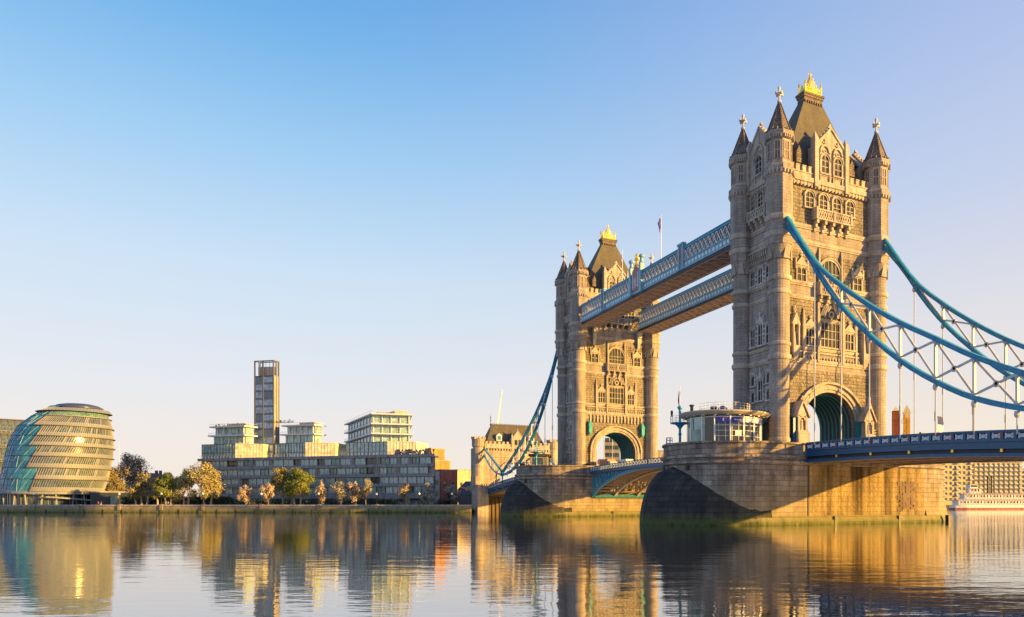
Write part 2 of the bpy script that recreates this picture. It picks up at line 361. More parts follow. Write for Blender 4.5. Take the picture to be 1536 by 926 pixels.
ZR = 11.2
OFF = (0, 0, -ZR)
FM = {'+X': (lambda p: Vector((5 + p.y, p.x, p.z)), 10.2), '-X': (lambda p: Vector((-5 - p.y, -p.x, p.z)), 10.2),
      '-Y': (lambda p: Vector((p.x, -10.05 - p.y, p.z)), 5.03), '+Y': (lambda p: Vector((-p.x, 10.05 + p.y, p.z)), 5.03)}
def window(t, fc, u, z0, z1, w, lights=2, trans=1, arched=False, hood=0, m='carved', fr=.24, out=.24, quoin=False):
    xf = FM[fc][0]; mb = MB(xf, OFF); a, b = u - w/2, u + w/2; zs = z1 - w/2 if arched else z1
    mb.box(a-fr, a, 0, out, z0, zs); mb.box(b, b+fr, 0, out, z0, zs); mb.box(a-fr-.12, b+fr+.12, 0, out+.16, z0-.24, z0)
    if arched: mb.arc(u, zs, w/2, w/2+fr, 0, out, 0, 180, 12); mb.arc(u, zs, w/2+fr, w/2+fr+.14, 0, out+.14, 0, 180, 12)
    else: mb.box(a-fr, b+fr, 0, out, z1, z1+.22); mb.box(a-fr-.1, b+fr+.1, 0, out+.14, z1+.22, z1+.36)
    lw = w / lights
    for k in range(1, lights): mb.box(a+k*lw-.06, a+k*lw+.06, 0, .15, z0, zs + (w/2*math.sqrt(max(0, 1-((k*lw-w/2)/(w/2))**2)) if arched else 0))
    for k in range(1, trans+1): zz = z0 + (zs-z0)*k/(trans+1); mb.box(a, b, 0, .13, zz-.06, zz+.06)
    for k in range(lights): mb.arc(a+(k+.5)*lw, zs-lw*.55, lw/2-.05, lw/2+.07, 0, .12, 0, 180, 6)
    if quoin:
        z = z0
        while z < z1 - .3:
            mb.box(a-fr-.22, a-fr, 0, out-.04, z, z+.35); mb.box(b+fr, b+fr+.22, 0, out-.04, z, z+.35); z += .75
    if hood:
        mb.prism([(a-.3, z1+.38), (b+.3, z1+.38), (u, z1+.38+hood)], 'y', 0, .3); mb.box(u-.1, u+.1, 0, .3, z1+.3+hood, z1+.9+hood); mb.box(u-.28, u+.28, .02, .26, z1+.5+hood, z1+.68+hood)
        mb.box(a-.45, a-.22, 0, .35, z1-.4, z1+1.3); mb.box(b+.22, b+.45, 0, .35, z1-.4, z1+1.3)
    o = mb.build('window', M[m], t)
    pb = MB(xf, OFF)
    if arched: pb.prism([(a, z0), (b, z0)] + [(u + w/2*math.cos(R(x)), zs + w/2*math.sin(R(x))) for x in range(0, 181, 15)], 'y', .02, .05)
    else: pb.box(a, b, .02, .05, z0, z1)
    pb.build('pane', M['old_glass'], o)
def gable(t, fc, half, z0, zs, za, wins, d=.7):
    xf = FM[fc][0]; mb = MB(xf, OFF)
    mb.prism([(-half, z0), (half, z0), (half, zs), (0, za), (-half, zs)], 'y', -1.6, .35)
    for s in (-1, 1):
        mb.box(s*half-.38, s*half+.38, -.4, .75, z0-1.2, zs+1.0); mb.taper((s*half-.38, s*half+.38, -.4, .75), (s*half-.03, s*half+.03, .1, .2), zs+1.0, zs+2.3)
        mb.beam((s*(half-.1), .0, zs+.15), (0, .0, za+.3), 1.1, .32)
        for k in range(1, 5): q = k/5; mb.box(s*(half*(1-q))-.14, s*(half*(1-q))+.14, -.1, .3, zs+(za-zs)*q+.25, zs+(za-zs)*q+.7)
    mb.box(-.16, .16, -.1, .2, za, za+1.1); mb.box(-.42, .42, -.08, .18, za+.5, za+.75)
    # blind tracery over the windows
    for u, w_ in wins:
        mb.arc(u, z0+4.6, w_/2+.05, w_/2+.28, .35, .6, 0, 180, 10, 1.35); mb.arc(u, z0+4.9, .2, .36, .35, .5, 0, 360, 8)
        mb.box(u-.08, u+.08, .35, .55, z0+5.8, z0+8.1 if abs(u) < .3 else z0+6.9); mb.box(u-.45, u+.45, .35, .5, z0+6.2, z0+6.4)
        mb.box(u-w_/2-.3, u-w_/2-.1, .35, .6, z0, z0+4.8); mb.box(u+w_/2+.1, u+w_/2+.3, .35, .6, z0, z0+4.8)
    mb.box(-half+.3, half-.3, .35, .5, z0+.9, z0+1.05)
    gobj = mb.build('gable', M['carved'], t)
    rb = MB(xf, OFF)      # little roof running back into the main roof
    rb.prism([(-half+.25, zs-.1), (half-.25, zs-.1), (0, za-.15)], 'y', -4.6 if half > 3.1 else -6.5, -1.6); rb.build('gable_roof', M['slate'], t)
    for u, w_ in wins: 
        fx = FM[fc]; old = fx[0]; FM[fc] = (lambda p, f=old: f(Vector((p.x, p.y+.35, p.z))), fx[1])
        window(t, fc, u, z0+1.3, z0+4.2, w_, 2, 1, True); FM[fc] = fx
def balcony(t, fc, half, zc, z0, z1, out=1.3):
    mb = MB(FM[fc][0], OFF)
    mb.box(-half, half, 0, out, z0, z0+.22); mb.box(-half, half, out-.25, out, z1-.22, z1)
    for s in (-1, 1): mb.box(s*half-.16, s*half+.16, 0, out+.06, z0, z1+.25)
    mb.box(-.15, .15, out-.28, out+.05, z0, z1+.15)
    n = int(half*4)
    for i in range(n):
        a = -half+.2+(2*half-.4)*i/n; b = -half+.2+(2*half-.4)*(i+1)/n
        mb.beam((a, out-.13, z0+.2), (b, out-.13, z1-.2), .14, .12, (0, 1, 0)); mb.beam((b, out-.12, z0+.2), (a, out-.12, z1-.2), .14, .12, (0, 1, 0))
    nc = max(2, int(half*1.3))
    for i in range(nc+1):
        u = -half+.3+(2*half-.6)*i/nc
        mb.prism([(0, zc), (out*.35, zc), (out*.45, zc+(z0-zc)*.4), (out*.85, zc+(z0-zc)*.6), (out*.95, z0), (0, z0)], 'x', 0, .01) if 0 else None
        for k in range(3): mb.box(u-.2, u+.2, 0, out*(.3+.3*k), zc+(z0-zc)*k/3, zc+(z0-zc)*(k+1)/3)
    mb.build('balcony', M['carved'], t)
def corbel_table(t, fc, half, z0, z1):
    mb = MB(FM[fc][0], OFF); mb.box(-half, half, 0, .55, z1-.3, z1)
    n = int(half*2/.62)
    for i in range(n+1):
        u = -half+.15+(2*half-.3)*i/n; mb.box(u-.13, u+.13, 0, .45, z0+.5, z1-.3); mb.box(u-.13, u+.13, 0, .25, z0, z0+.5)
    mb.box(-half, half, 0, .16, z0-.2, z0); mb.build('corbel_table', M['carved'], t)
def tower(X0, near, label):
    t = thing('bridge_tower', label, 'tower', (X0, 0, ZR), group='towers of the bridge')
    # main walls with the road arch cut through
    HW, SP, PZ = 5.5, 16.2, .93
    arch = [(HW*math.cos(R(a)), SP + HW*PZ*math.sin(R(a))) for a in range(180, -1, -9)]
    prof = [(-10, ZR), (-HW, ZR)] + arch + [(HW, ZR), (10, ZR), (10, 55.4), (-10, 55.4)]
    H2 = HW+1.2; arch2 = [(H2*math.cos(R(a)), SP + H2*PZ*math.sin(R(a))) for a in range(180, -1, -9)]
    prof2 = [(-10, ZR), (-H2, ZR)] + arch2 + [(H2, ZR), (10, ZR), (10, 55.4), (-10, 55.4)]
    MB(off=OFF).prism(prof, 'x', -3.6, 5).prism(prof2, 'x', -5, -3.6).build('wall', M['rockface'], t)
    sb = MB(off=OFF)
    for s in (-1, 1): sb.box(-4.9, 4.9, *sorted((s*10.0, s*10.05)), ZR, 55.3)
    for s in (-1, 1):
        for a, b in ((43.6, 47.4), (23.8, 26.3), (33.4, 38.0)):
            lo, hi = sorted((s*5.0, s*5.04)); 
            if a > 30 and a < 40: sb.box(lo, hi, -9.6, 9.6, 35.8, 38.0)
            elif a < 30: sb.box(lo, hi, -9.6, 9.6, 24.6, 26.3)
            else: sb.box(lo, hi, -9.6, 9.6, a, b)
    sb.build('ashlar_facing', M['ashlar'], t)
    # arch mouldings and the ribbed lining
    for fc in ('+X', '-X'):
        mb = MB(FM[fc][0], OFF)
        for r0, r1, o in ((HW, HW+.5, .12), (HW+.5, HW+1.0, .32), (HW+1.0, HW+1.35, .22), (HW+1.35, HW+1.75, .62)):
            if fc == '-X' and r1 < HW+1.1: continue
            mb.arc(0, SP, r0, r1, .0, o, 0, 180, 28, PZ)
            for s in (-1, 1): a, b = sorted((s*r0, s*r1)); mb.box(a, b, 0, o if r1 < HW+1.4 else .4, ZR, SP)
        mb.build('arch', M['carved'], t)
    rib = MB(off=OFF)
    for k in range(8):
        x = -3.3 + k*.98
        rx = lambda p, x=x: Vector((x + p.y, p.x, p.z)); rib.xf = rx
        rib.arc(0, SP, HW-.26, HW-.02, -.08, .08, 0, 180, 24, PZ)
        for s in (-1, 1): a, b = sorted((s*(HW-.26), s*(HW-.02))); rib.box(a, b, -.08, .08, ZR+1.3, SP)
    rib.xf = None
    for s in (-1, 1): a, b = sorted((s*(HW-.5), s*(HW-.01))); rib.box(-3.5, 4.0, a, b, ZR, ZR+2.2)
    rib.build('arch_rib', M['teal_rib'], t)
    ln = MB(off=OFF); 
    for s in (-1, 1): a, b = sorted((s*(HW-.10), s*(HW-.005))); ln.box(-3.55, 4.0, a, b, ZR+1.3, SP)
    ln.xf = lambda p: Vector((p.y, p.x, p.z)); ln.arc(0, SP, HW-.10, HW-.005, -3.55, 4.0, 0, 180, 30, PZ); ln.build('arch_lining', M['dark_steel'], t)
    # corner turrets
    for sx in (-1, 1):
        for sy in (-1, 1):
            cx, cy = 5.03*sx, 10.2*sy
            mb = MB(off=OFF, cyl=(cx, cy, 1.9))
            mb.lathe([(2.0, ZR), (2.0, 12.1), (1.72, 12.9), (1.65, 13.2), (1.65, 41.6), (1.72, 41.8), (2.05, 43.6)], cx, cy, 24)
            mb.lathe([(2.17, 43.4), (2.17, 54.4), (2.45, 54.9), (2.45, 55.5), (2.1, 55.9), (2.02, 56.0), (2.02, 59.7), (2.3, 60.1), (2.42, 60.3), (2.42, 60.9), (2.2, 60.9)], cx, cy, 8, R(22.5))
            tu = mb.build('turret', M['ashlar'], t)
            # pointed niches, corbels and panels
            nb = MB(off=OFF)
            for k in range(8):
                a = R(45*k); d = Vector((math.cos(a), math.sin(a), 0)); e = Vector((-d.y, d.x, 0)); c = Vector((cx, cy, 0))
                nb.xf = lambda p, c=c, d=d, e=e: c + e*p.x + d*p.y + Vector((0, 0, p.z))
                nb.prism([(-.62, 41.2), (.62, 41.2), (0, 43.9)], 'y', 1.5, 1.93)
                for q in (-.55, -.18, .18, .55): nb.box(q-.09, q+.09, 1.9, 2.34, 59.75, 60.3); 
                nb.box(-.5, -.36, 1.8, 1.98, 56.6, 59.2); nb.box(.36, .5, 1.8, 1.98, 56.6, 59.2); nb.box(-.5, .5, 1.8, 1.98, 59.2, 59.4); nb.box(-.06, .06, 1.8, 1.95, 56.6, 59.2)
                nb.box(-.5, .5, 1.8, 1.95, 57.8, 57.95)
                for q in (-.6, 0, .6): nb.box(q-.12, q+.12, 1.9, 2.36, 54.3, 54.9)
            nb.xf = None; nb.lathe([(1.9, 56.0), (2.04, 56.0), (2.04, 56.25), (1.9, 56.25)], cx, cy, 8, R(22.5)); nb.lathe([(2.1, 54.2), (2.2, 54.2), (2.2, 54.3), (2.1, 54.3)], cx, cy, 8, R(22.5)); nb.box(cx-.3, cx+.3, cy-.3, cy+.3, 41, 60)
            nb.build('turret_carving', M['carved'], tu)
            ng = MB(off=OFF)
            for k in range(8):
                a = R(45*k); d = Vector((math.cos(a), math.sin(a), 0)); e = Vector((-d.y, d.x, 0)); c = Vector((cx, cy, 0))
                ng.xf = lambda p, c=c, d=d, e=e: c + e*p.x + d*p.y + Vector((0, 0, p.z))
                ng.box(-.36, .36, 1.7, 1.89, 56.7, 59.1)
                ng.prism([(-.3, 44.1), (.3, 44.1), (.3, 45.2-.6), (0, 45.4-.3), (-.3, 45.2-.6)], 'y', 1.7, 2.03) if False else None
            ng.build('niche', M['brown_brick'], tu)
            spb = MB(off=OFF, cyl=(cx, cy, 1.2)); pr = [(2.25, 60.85), (2.1, 61.0)]
            for k in range(1, 8): q = k/8; pr += [(2.05*(1-q)+.2*q+.05, 61+5*q-.08), (2.05*(1-q)+.2*q-.02, 61+5*q)]
            pr += [(.2, 66.0), (.0, 66.3)]
            spb.lathe(pr, cx, cy, 8, R(22.5))
            for k in range(8):
                a = R(22.5+45*k); spb.beam((cx+2.1*math.cos(a), cy+2.1*math.sin(a), 61), (cx+.2*math.cos(a), cy+.2*math.sin(a), 66), .14)
            for k in range(16):
                a = R(22.5*k); spb.box(cx+2.12*math.cos(a)-.12, cx+2.12*math.cos(a)+.12, cy+2.12*math.sin(a)-.12, cy+2.12*math.sin(a)+.12, 60.85, 61.35)
            spb.build('spire', M['spire_stone'], tu)
            fb = MB(off=OFF); fb.lathe([(.18, 65.9), (.34, 66.1), (.34, 66.3), (.15, 66.5), (.13, 67.0), (.28, 67.15), (.36, 67.4), (.28, 67.65), (.14, 67.8), (.2, 68.15), (.26, 68.35), (.1, 68.6), (0, 68.7)], cx, cy, 8)
            for d in ((1, 0), (-1, 0), (0, 1), (0, -1)): fb.beam((cx, cy, 67.35), (cx+d[0]*.6, cy+d[1]*.6, 67.4), .2, .22); fb.box(cx+d[0]*.58-.14, cx+d[0]*.58+.14, cy+d[1]*.58-.14, cy+d[1]*.58+.14, 67.22, 67.6)
            fb.build('finial', M['pale_stone'], tu)
    # string courses right round the tower
    for z, h, o in ((13.0, .3, .15), (25.9, .45, .26), (28.0, .28, .18), (36.0, .35, .22), (38.2, .45, .3), (44.9, .45, .26), (47.4, .45, .24), (54.55, .75, .55)):
        mb = MB(off=OFF); 
        lim = z < 20
        for s in (-1, 1):
            if lim: 
                for q in (-1, 1): a, b = sorted((q*7.4, q*9.2)); mb.box(*sorted((s*4.9, s*(5+o))), a, b, z, z+h)
            else: mb.box(*sorted((s*4.9, s*(5.04+o))), -9.4, 9.4, z, z+h); mb.box(*sorted((s*4.9, s*(5.04+o*.6))), -9.4, 9.4, z-h*.6, z)
            mb.box(-4.3, 4.3, *sorted((s*9.9, s*(10.08+o))), z, z+h); mb.box(-4.3, 4.3, *sorted((s*9.9, s*(10.08+o*.6))), z-h*.6, z)
            for q in (-1, 1):
                if z < 41: mb.lathe([(1.66, z-h*.6), (1.66+o*.6, z-h*.5), (1.66+o, z), (1.66+o, z+h), (1.66, z+h+.2)], 5.03*q, 10.2*s, 24)
                elif z < 50: mb.lathe([(2.17, z-h*.6), (2.17+o*.7, z-h*.4), (2.17+o, z), (2.17+o, z+h), (2.17, z+h+.25)], 5.03*q, 10.2*s, 8, R(22.5))
        if z > 50:
            for s in (-1, 1):
                for i in range(26): y = -9+18*i/25; mb.box(*sorted((s*4.9, s*5.45)), y-.14, y+.14, z-.7, z)
                for i in range(12): x = -4+8*i/11; mb.box(x-.14, x+.14, *sorted((s*9.9, s*10.5)), z-.7, z)
        mb.build('string_course', M['carved'], t)
    # battlemented parapets
    for fc, half, gh in (('+X', 8.3, 3.2), ('-X', 8.3, 3.2), ('-Y', 3.1, 0), ('+Y', 3.1, 0)):
        mb = MB(FM[fc][0], OFF); mb.box(-half, half, -.5, .3, 55.3, 56.2); mb.box(-half, half, -.5, .42, 55.95, 56.12)
        u = -half
        while u < half: 
            if abs(u+.35) > gh-.2: mb.box(u, u+.7, -.5, .3, 56.2, 57.0); mb.box(u-.06, u+.76, -.55, .38, 57.0, 57.15)
            u += 1.25
        mb.build('parapet', M['carved'], t)
    for fc in ('+X', '-X'):
        gable(t, fc, 3.2, 55.3, 60.9, 63.9, ((-1.35, 1.5), (1.35, 1.5)))
        for u in (-4.25, -1.42, 1.42, 4.25): window(t, fc, u, 50.7, 53.2, 1.6, 2, 1, True)
        balcony(t, fc, 3.6, 46.9, 48.7, 50.4)
        window(t, fc, 0, 38.9, 42.7, 4.0, 5, 1, True, fr=.35)
        for u in (-5.9, 5.9): window(t, fc, u, 38.6, 40.9, 1.7, 2, 1, False, 1.3)
        balcony(t, fc, 2.7, 35.2, 36.7, 38.6, 1.1)
        window(t, fc, 0, 28.6, 32.7, 3.9, 5, 2, False); 
        for u in (-4.1, 4.1): window(t, fc, u, 28.6, 31.3, 1.8, 3, 1, False, 1.2)
        mb = MB(FM[fc][0], OFF)   # canopied oriel work over the centre window, frieze, buttress shafts
        for s in (-1, 1):
            mb.box(s*2.6-.22, s*2.6+.22, 0, .5, 26.0, 35.6); mb.box(s*5.5-.18, s*5.5+.18, 0, .38, 26.0, 33.2); mb.taper((s*5.5-.18, s*5.5+.18, 0, .38), (s*5.5-.02, s*5.5+.02, .1, .2), 33.2, 34.6)
            for k in range(4): mb.beam((s*(2.3-.5*k), .25+.1*k, 33.2+.35*k), (s*(1.5-.4*k), .7, 35.2), .22)
            mb.box(s*2.35-.15, s*2.35+.15, 0, .4, 38.9, 43.6); mb.taper((s*2.35-.15, s*2.35+.15, 0, .4), (s*2.35-.02, s*2.35+.02, .1, .2), 43.6, 44.6)
        mb.arc(0, 33.4, 1.2, 1.5, 0, .55, 0, 180, 10, 1.2); mb.arc(0, 33.9, .35, .6, 0, .5, 0, 360, 8)
        mb.box(-8.2, 8.2, 0, .3, 27.35, 27.6); mb.box(-8.2, 8.2, 0, .35, 26.15, 26.35)
        n_ = 26
        for i in range(n_):
            a = -8.1+16.2*i/n_; b = a+16.2/n_; c = (a+b)/2
            mb.beam((a, .1, 26.4), (c, .1, 27.3), .1, .2, (0, 1, 0)); mb.beam((c, .1, 27.3), (b, .1, 26.4), .1, .2, (0, 1, 0)); mb.box(a-.05, a+.05, 0, .22, 26.35, 27.35)
        if not near:
            for i in range(16):
                u = -7.1+14.2*i/15
                if abs(u) > 0.0: mb.box(u-.16, u+.16, 0, .3, 23.7, 25.2); mb.box(u-.3, u+.3, 0, .4, 25.2, 25.5)
        mb.build('carved_panel', M['carved'], t)
    for fc in ('+X', '-X'):
        for s in (-1, 1):
            mb = MB(FM[fc][0], OFF); u = s*7.35
            if near:
                mb.box(u-.65, u+.65, 0, .85, 27.2, 28.2); mb.taper((u-.25, u+.25, 0, .3), (u-.65, u+.65, 0, .85), 25.8, 27.2)
                mb.box(u-.62, u-.42, 0, .8, 28.2, 31.2); mb.box(u+.42, u+.62, 0, .8, 28.2, 31.2); mb.arc(u, 31.2, .42, .68, 0, .8, 0, 180, 8, 1.3)
                mb.prism([(u-.85, 31.5), (u+.85, 31.5), (u, 33.4)], 'y', 0, .75); mb.box(u-.09, u+.09, .2, .4, 33.3, 34.6); mb.box(u-.28, u+.28, .2, .4, 33.8, 34.0)
                mb.taper((u-.25, u+.25, .15, .5), (u-.15, u+.15, .15, .4), 28.2, 30.4)
                mb.build('canopied_niche', M['carved'], t)
                if fc == '-X': continue
                # gabled shelter at the foot of the arch
                ab = MB(FM[fc][0], OFF); v = s*7.0
                ab.box(v-1.1, v+1.1, 0, 2.2, ZR, 14.2); ab.taper((v-1.1, v+1.1, 0, 2.2), (v-.95, v+.95, 0, 1.9), 14.2, 14.7)
                ab.box(v-.95, v-.55, 0, 1.9, 14.7, 17.0); ab.box(v+.55, v+.95, 0, 1.9, 14.7, 17.0); ab.box(v-.55, v+.55, 0, 1.4, 14.7, 17.0); ab.arc(v, 16.2, .4, .6, 1.4, 1.85, 0, 180, 8, 1.2)
                ab.prism([(v-1.0, 16.9), (v+1.0, 16.9), (v, 18.9)], 'y', 0, 1.9); ab.taper((v-.2, v+.2, 1.45, 1.75), (v-.12, v+.12, 1.45, 1.7), 14.7, 16.4)
                for q in (-1, 1): ab.beam((v+q*1.35, 1.0, 16.7), (v, 1.0, 19.35), 2.3, .25, (0, 0, 1))
                ab.box(v-.1, v+.1, 1.7, 1.9, 19.2, 20.1); ab.box(v-.32, v+.32, 1.7, 1.9, 19.5, 19.75); ab.build('gabled_shelter', M['carved'], t)
                mb2 = MB(FM[fc][0], OFF); mb2.box(v+s*1.15-.3 if s > 0 else v-1.6, v+1.6 if s > 0 else v-1.15+.3, .3, 1.7, ZR, 16.4) if False else None
            else:
                mb.box(u-.4, u+.4, .2, .9, 21.0, 22.6); mb.taper((u-.55, u+.55, .1, 1.05), (u-.05, u+.05, .5, .6), 22.6, 24.0); mb.taper((u-.12, u+.12, .4, .7), (u-.4, u+.4, .2, .9), 20.3, 21.0); mb.box(u-.12, u+.12, 0, .5, 22.0, 22.3)
                mb.box(u-.5, u+.5, .12, .98, 22.45, 22.62); mb.build('wall_lantern', M['teal_bright'], t)
    if near:
        for s, h in ((-1, 5.6), (1, 5.0)):
            mb = MB(off=OFF); y = s*8.35 if s < 0 else 5.0
            if s < 0: mb.box(5.05, 6.6, y-.3, y+.3, ZR, ZR+h)
            else: mb.box(5.1, 5.9, 5.1, 6.2, ZR, ZR+h+.6)
            mb.build('gate', M['blue_paint' if s < 0 else 'teal_dark'], t)
    for fc in ('-Y', '+Y'):
        gable(t, fc, 2.9, 55.3, 61.0, 64.0, ((0, 1.7),))
        for u in (-2.1, 0, 2.1): window(t, fc, u, 51.3, 53.8, 1.1 if u else 1.4, 2, 1, True)
        balcony(t, fc, 2.4, 47.9, 49.3, 50.9, 1.1); corbel_table(t, fc, 3.1, 42.6, 44.4)
        for u in (-2.15, 0, 2.15): window(t, fc, u, 38.9, 41.4, 1.15, 2, 1, False, m='pale_stone', quoin=True)
        for u in (-2.15, 0, 2.15): window(t, fc, u, 28.9, 31.9 if u else 32.3, 1.15, 2, 1, False, 0 if u else 1.1, m='pale_stone', quoin=True)
        for u in (-2.15, 2.15):
            for z in (22.5, 19.8, 16.4): window(t, fc, u, z, z+1.8, .85, 1, 0, False, m='pale_stone', quoin=True)
        window(t, fc, 0, 19.9, 23.2, 1.2, 2, 1, False, 1.2, m='pale_stone', quoin=True); window(t, fc, 0, 16.2, 18.6, 1.2, 2, 1, False, m='pale_stone', quoin=True)
        mb = MB(FM[fc][0], OFF); mb.box(-.6, .6, 0, .06, ZR, 14.2); mb.build('door', M['black'], t)
    # steep slate roof with its platform and gilded cresting
    rf = MB(off=OFF).taper((-4.3, 4.3, -9.2, 9.2), (-.85, .85, -1.85, 1.85), 55.3, 70.6).build('roof', M['slate'], t)
    for s in (-1, 1):
        for y in (-5.6, 5.6):
            MB(off=OFF).prism([(y-.55, 58), (y+.55, 58), (y+.55, 59.6), (y, 60.8), (y-.55, 59.6)], 'x', *sorted((s*2.6, s*4.2))).build('dormer', M['spire_stone'], rf)
    pf = MB(lambda p: Vector((p.x*.8, p.y*.78, p.z)), OFF).box(-1.35, 1.35, -2.65, 2.65, 71.2, 71.6).box(-1.15, 1.15, -2.45, 2.45, 70.5, 71.2).box(-1.5, 1.5, -2.8, 2.8, 71.6, 71.9)
    for i in range(8): y = -2.2+4.4*i/7; pf.box(-1.35, 1.35, y-.12, y+.12, 70.1, 70.6)
    pf.build('roof_platform', M['spire_stone'], t)
    cb = MB(lambda p: Vector((p.x*.72, p.y*.68, p.z)), OFF)
    for sx in (-1, 1):
        for sy in (-1, 1):
            x, y = sx*1.2, sy*2.45; cb.box(x-.14, x+.14, y-.14, y+.14, 71.9, 73.3); cb.lathe([(.1, 73.3), (.24, 73.45), (.24, 73.7), (.08, 73.9), (.16, 74.05), (0, 74.3)], x, y, 8)
    for sy in (-1, 1): cb.box(-1.2, 1.2, sy*2.45-.05, sy*2.45+.05, 71.9, 72.2); cb.prism([(-.9, 72.2), (.9, 72.2), (0, 73.6)], 'y', sy*2.45-.05, sy*2.45+.05)
    for sx in (-1, 1):
        x = sx*1.2; cb.box(x-.06, x+.06, -2.45, 2.45, 71.9, 72.2); cb.box(x-.05, x+.05, -2.1, 2.1, 72.75, 72.9)
        cb.beam((x, -2.2, 72.2), (x*.2, 0, 75.0), .2); cb.beam((x, 2.2, 72.2), (x*.2, 0, 75.0), .2)
        for i in range(9):
            y = -1.9+3.8*i/8; h = 72.4+2.2*(1-abs(y)/2.2); cb.box(x*.93-.05, x*.93+.05, y-.07, y+.07, 72.1, h)
        for i in range(4): y = -1.5+i; cb.beam((x, y-.35, 72.2), (x, y, 73.0), .1); cb.beam((x, y+.35, 72.2), (x, y, 73.0), .1)
    cb.lathe([(.3, 71.9), (.26, 74.4), (.14, 74.9), (.3, 75.05), (.3, 75.2), (.12, 75.35), (.26, 75.6), (.12, 75.85), (.05, 76.3), (0, 76.4)], 0, 0, 8)
    cb.box(-.06, .06, -.45, .45, 75.5, 75.72)
    cb.build('crown_cresting', M['gold'], t)
    if not near:
        for y in (-6.2, 6.2): kb = MB(off=OFF); kb.box(5.2, 6.5, y-.5, y+.5, 45.8, 47.2); kb.box(5.2, 6.0, y-.45, y+.45, 44.4, 45.8); kb.taper((5.0, 5.3, y-.2, y+.2), (5.0, 5.9, y-.4, y+.4), 43.0, 44.4); kb.build('walkway_bracket', M['pale_stone'], t)
    return t
tower(0, True, 'near stone bridge tower, the taller-looking one beside the round glass pavilion')
tower(-82.3, False, 'farther stone bridge tower with teal wall lanterns flanking its road arch')

# ---------------------------------------------------------------- piers
def outline(r=10.65, hy=16.0, n=20, inset=0.0):
    p = []
    for k in range(n+1): a = R(180 + 180*k/n); p.append(((r-inset)*math.cos(a), -hy + (r-inset)*math.sin(a)))
    for k in range(n+1): a = R(180*k/n); p.append(((r-inset)*math.cos(a), hy + (r-inset)*math.sin(a)))
    return p
def stadium(mb, prof):
    vs = []; fs = []; m = None
    for ins, z in prof:
        o = outline(inset=ins); m = len(o); vs += [(x, y, z) for x, y in o]
    for k in range(len(prof)-1):
        for i in range(m): j = (i+1) % m; fs.append((k*m+i, k*m+j, (k+1)*m+j, (k+1)*m+i))
    fs.append(tuple((len(prof)-1)*m+i for i in range(m))); fs.append(tuple(range(m))[::-1]); mb.add(vs, fs)
def arcuv(o, hy=16.0, r=10.65):      # masonry follows the perimeter of the rounded pier
    me = o.data; ul = me.uv_layers[0]
    for p in me.polygons:
        if abs(p.normal.z) > .8: continue
        ref = None; vy = [me.vertices[v].co for v in p.vertices]; onarc = any(abs(c.y) > hy+1e-3 for c in vy); sg_ = 1 if sum(c.y for c in vy) > 0 else -1
        for li in p.loop_indices:
            c = me.vertices[me.loops[li].vertex_index].co
            if not onarc: u = c.y if c.x > 0 else 200 - c.y
            else:
                a = math.atan2(max(0, (c.y - sg_*hy)*sg_), c.x); u = sg_*(hy + a*r)
            ul.data[li].uv = (u, c.z)
def pier(X0, label):
    t = thing('bridge_pier', label, 'pier', (X0, 0, 0), group='river piers of the bridge')
    mb = MB(); stadium(mb, [(-.5, -3), (-.5, .5), (-.25, 1.1), (0, 1.3), (0, 9.0)]); arcuv(mb.build('masonry', M['pier_stone'], t))
    mb = MB(); stadium(mb, [(-.0, 9.0), (-.35, 9.15), (-.35, 9.5), (-.1, 9.6), (-.1, 9.85), (-.45, 10.0), (-.45, 10.35), (0, 10.5), (0, 12.0), (-.25, 12.05), (-.25, 12.35), (.5, 12.35), (.5, 11.2)]); arcuv(mb.build('cornice', M['pier_stone'], t))
    for s in (-1, 1):
        mb = MB(); K = 14; NZ = 12; vs = []; fs = []
        for k in range(NZ+1):
            q = k/NZ; z = -3 + 11.8*q; q = max(0, z/8.8); hw = 11.0*math.sqrt(max(0, 1-(q*.95)**2)); L = 10.8 + (4.9 if s < 0 else 2.6)*math.sqrt(max(0, 1-q**2))
            hw = max(hw, 2.5)
            for i in range(K+1):
                a = math.pi*i/K; c, sn = math.cos(a), math.sin(a); p_ = 1.35
                x = hw*math.copysign(abs(c)**(2/p_*.75), c); y = L*abs(sn)**(2/p_*.8)
                vs.append((x, s*(15.9+y), z))
        m = K+1
        for k in range(NZ):
            for i in range(K): fs.append((k*m+i, k*m+i+1, (k+1)*m+i+1, (k+1)*m+i))
        fs.append(tuple(NZ*m+i for i in range(m))); mb.add(vs, fs); mb.cyl = (0, s*16.0, 10.65)
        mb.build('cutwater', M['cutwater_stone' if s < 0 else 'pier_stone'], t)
    for a in (205, 232, 251, 290): x, y = 10.66*math.cos(R(a)), -16.0+10.66*math.sin(R(a)); MB().box(x-.3, x+.3, y-.3, y+.3, 8.2, 8.85).build('drain', M['black'], t)
    for y in (-4, 9.5, 21):
        MB().box(10.5, 11.2, y-.22, y+.22, -.5, 1.25).box(10.5, 11.3, y-.34, y+.34, .8, 1.0).build('fender', M['black'], t)
    return t
p0 = pier(0, 'near stone river pier under the taller-looking tower, half in the deck shadow')
rp = MB(); r_ = random.Random(11)
for i in range(7):
    for j in range(13):
        y0 = 9.4+i*.6; z0 = 1.9+j*.38; edge = (i in (0, 6)) or (j in (0, 12))
        if edge and r_.random() < .45: continue
        rp.box(10.64, 10.68+r_.random()*.12, y0+r_.uniform(-.06, .02), y0+.6+r_.uniform(-.05, .08), z0, z0+.38-r_.random()*.06)
rp.build('eroded_patch', M['brown_brick'], p0)
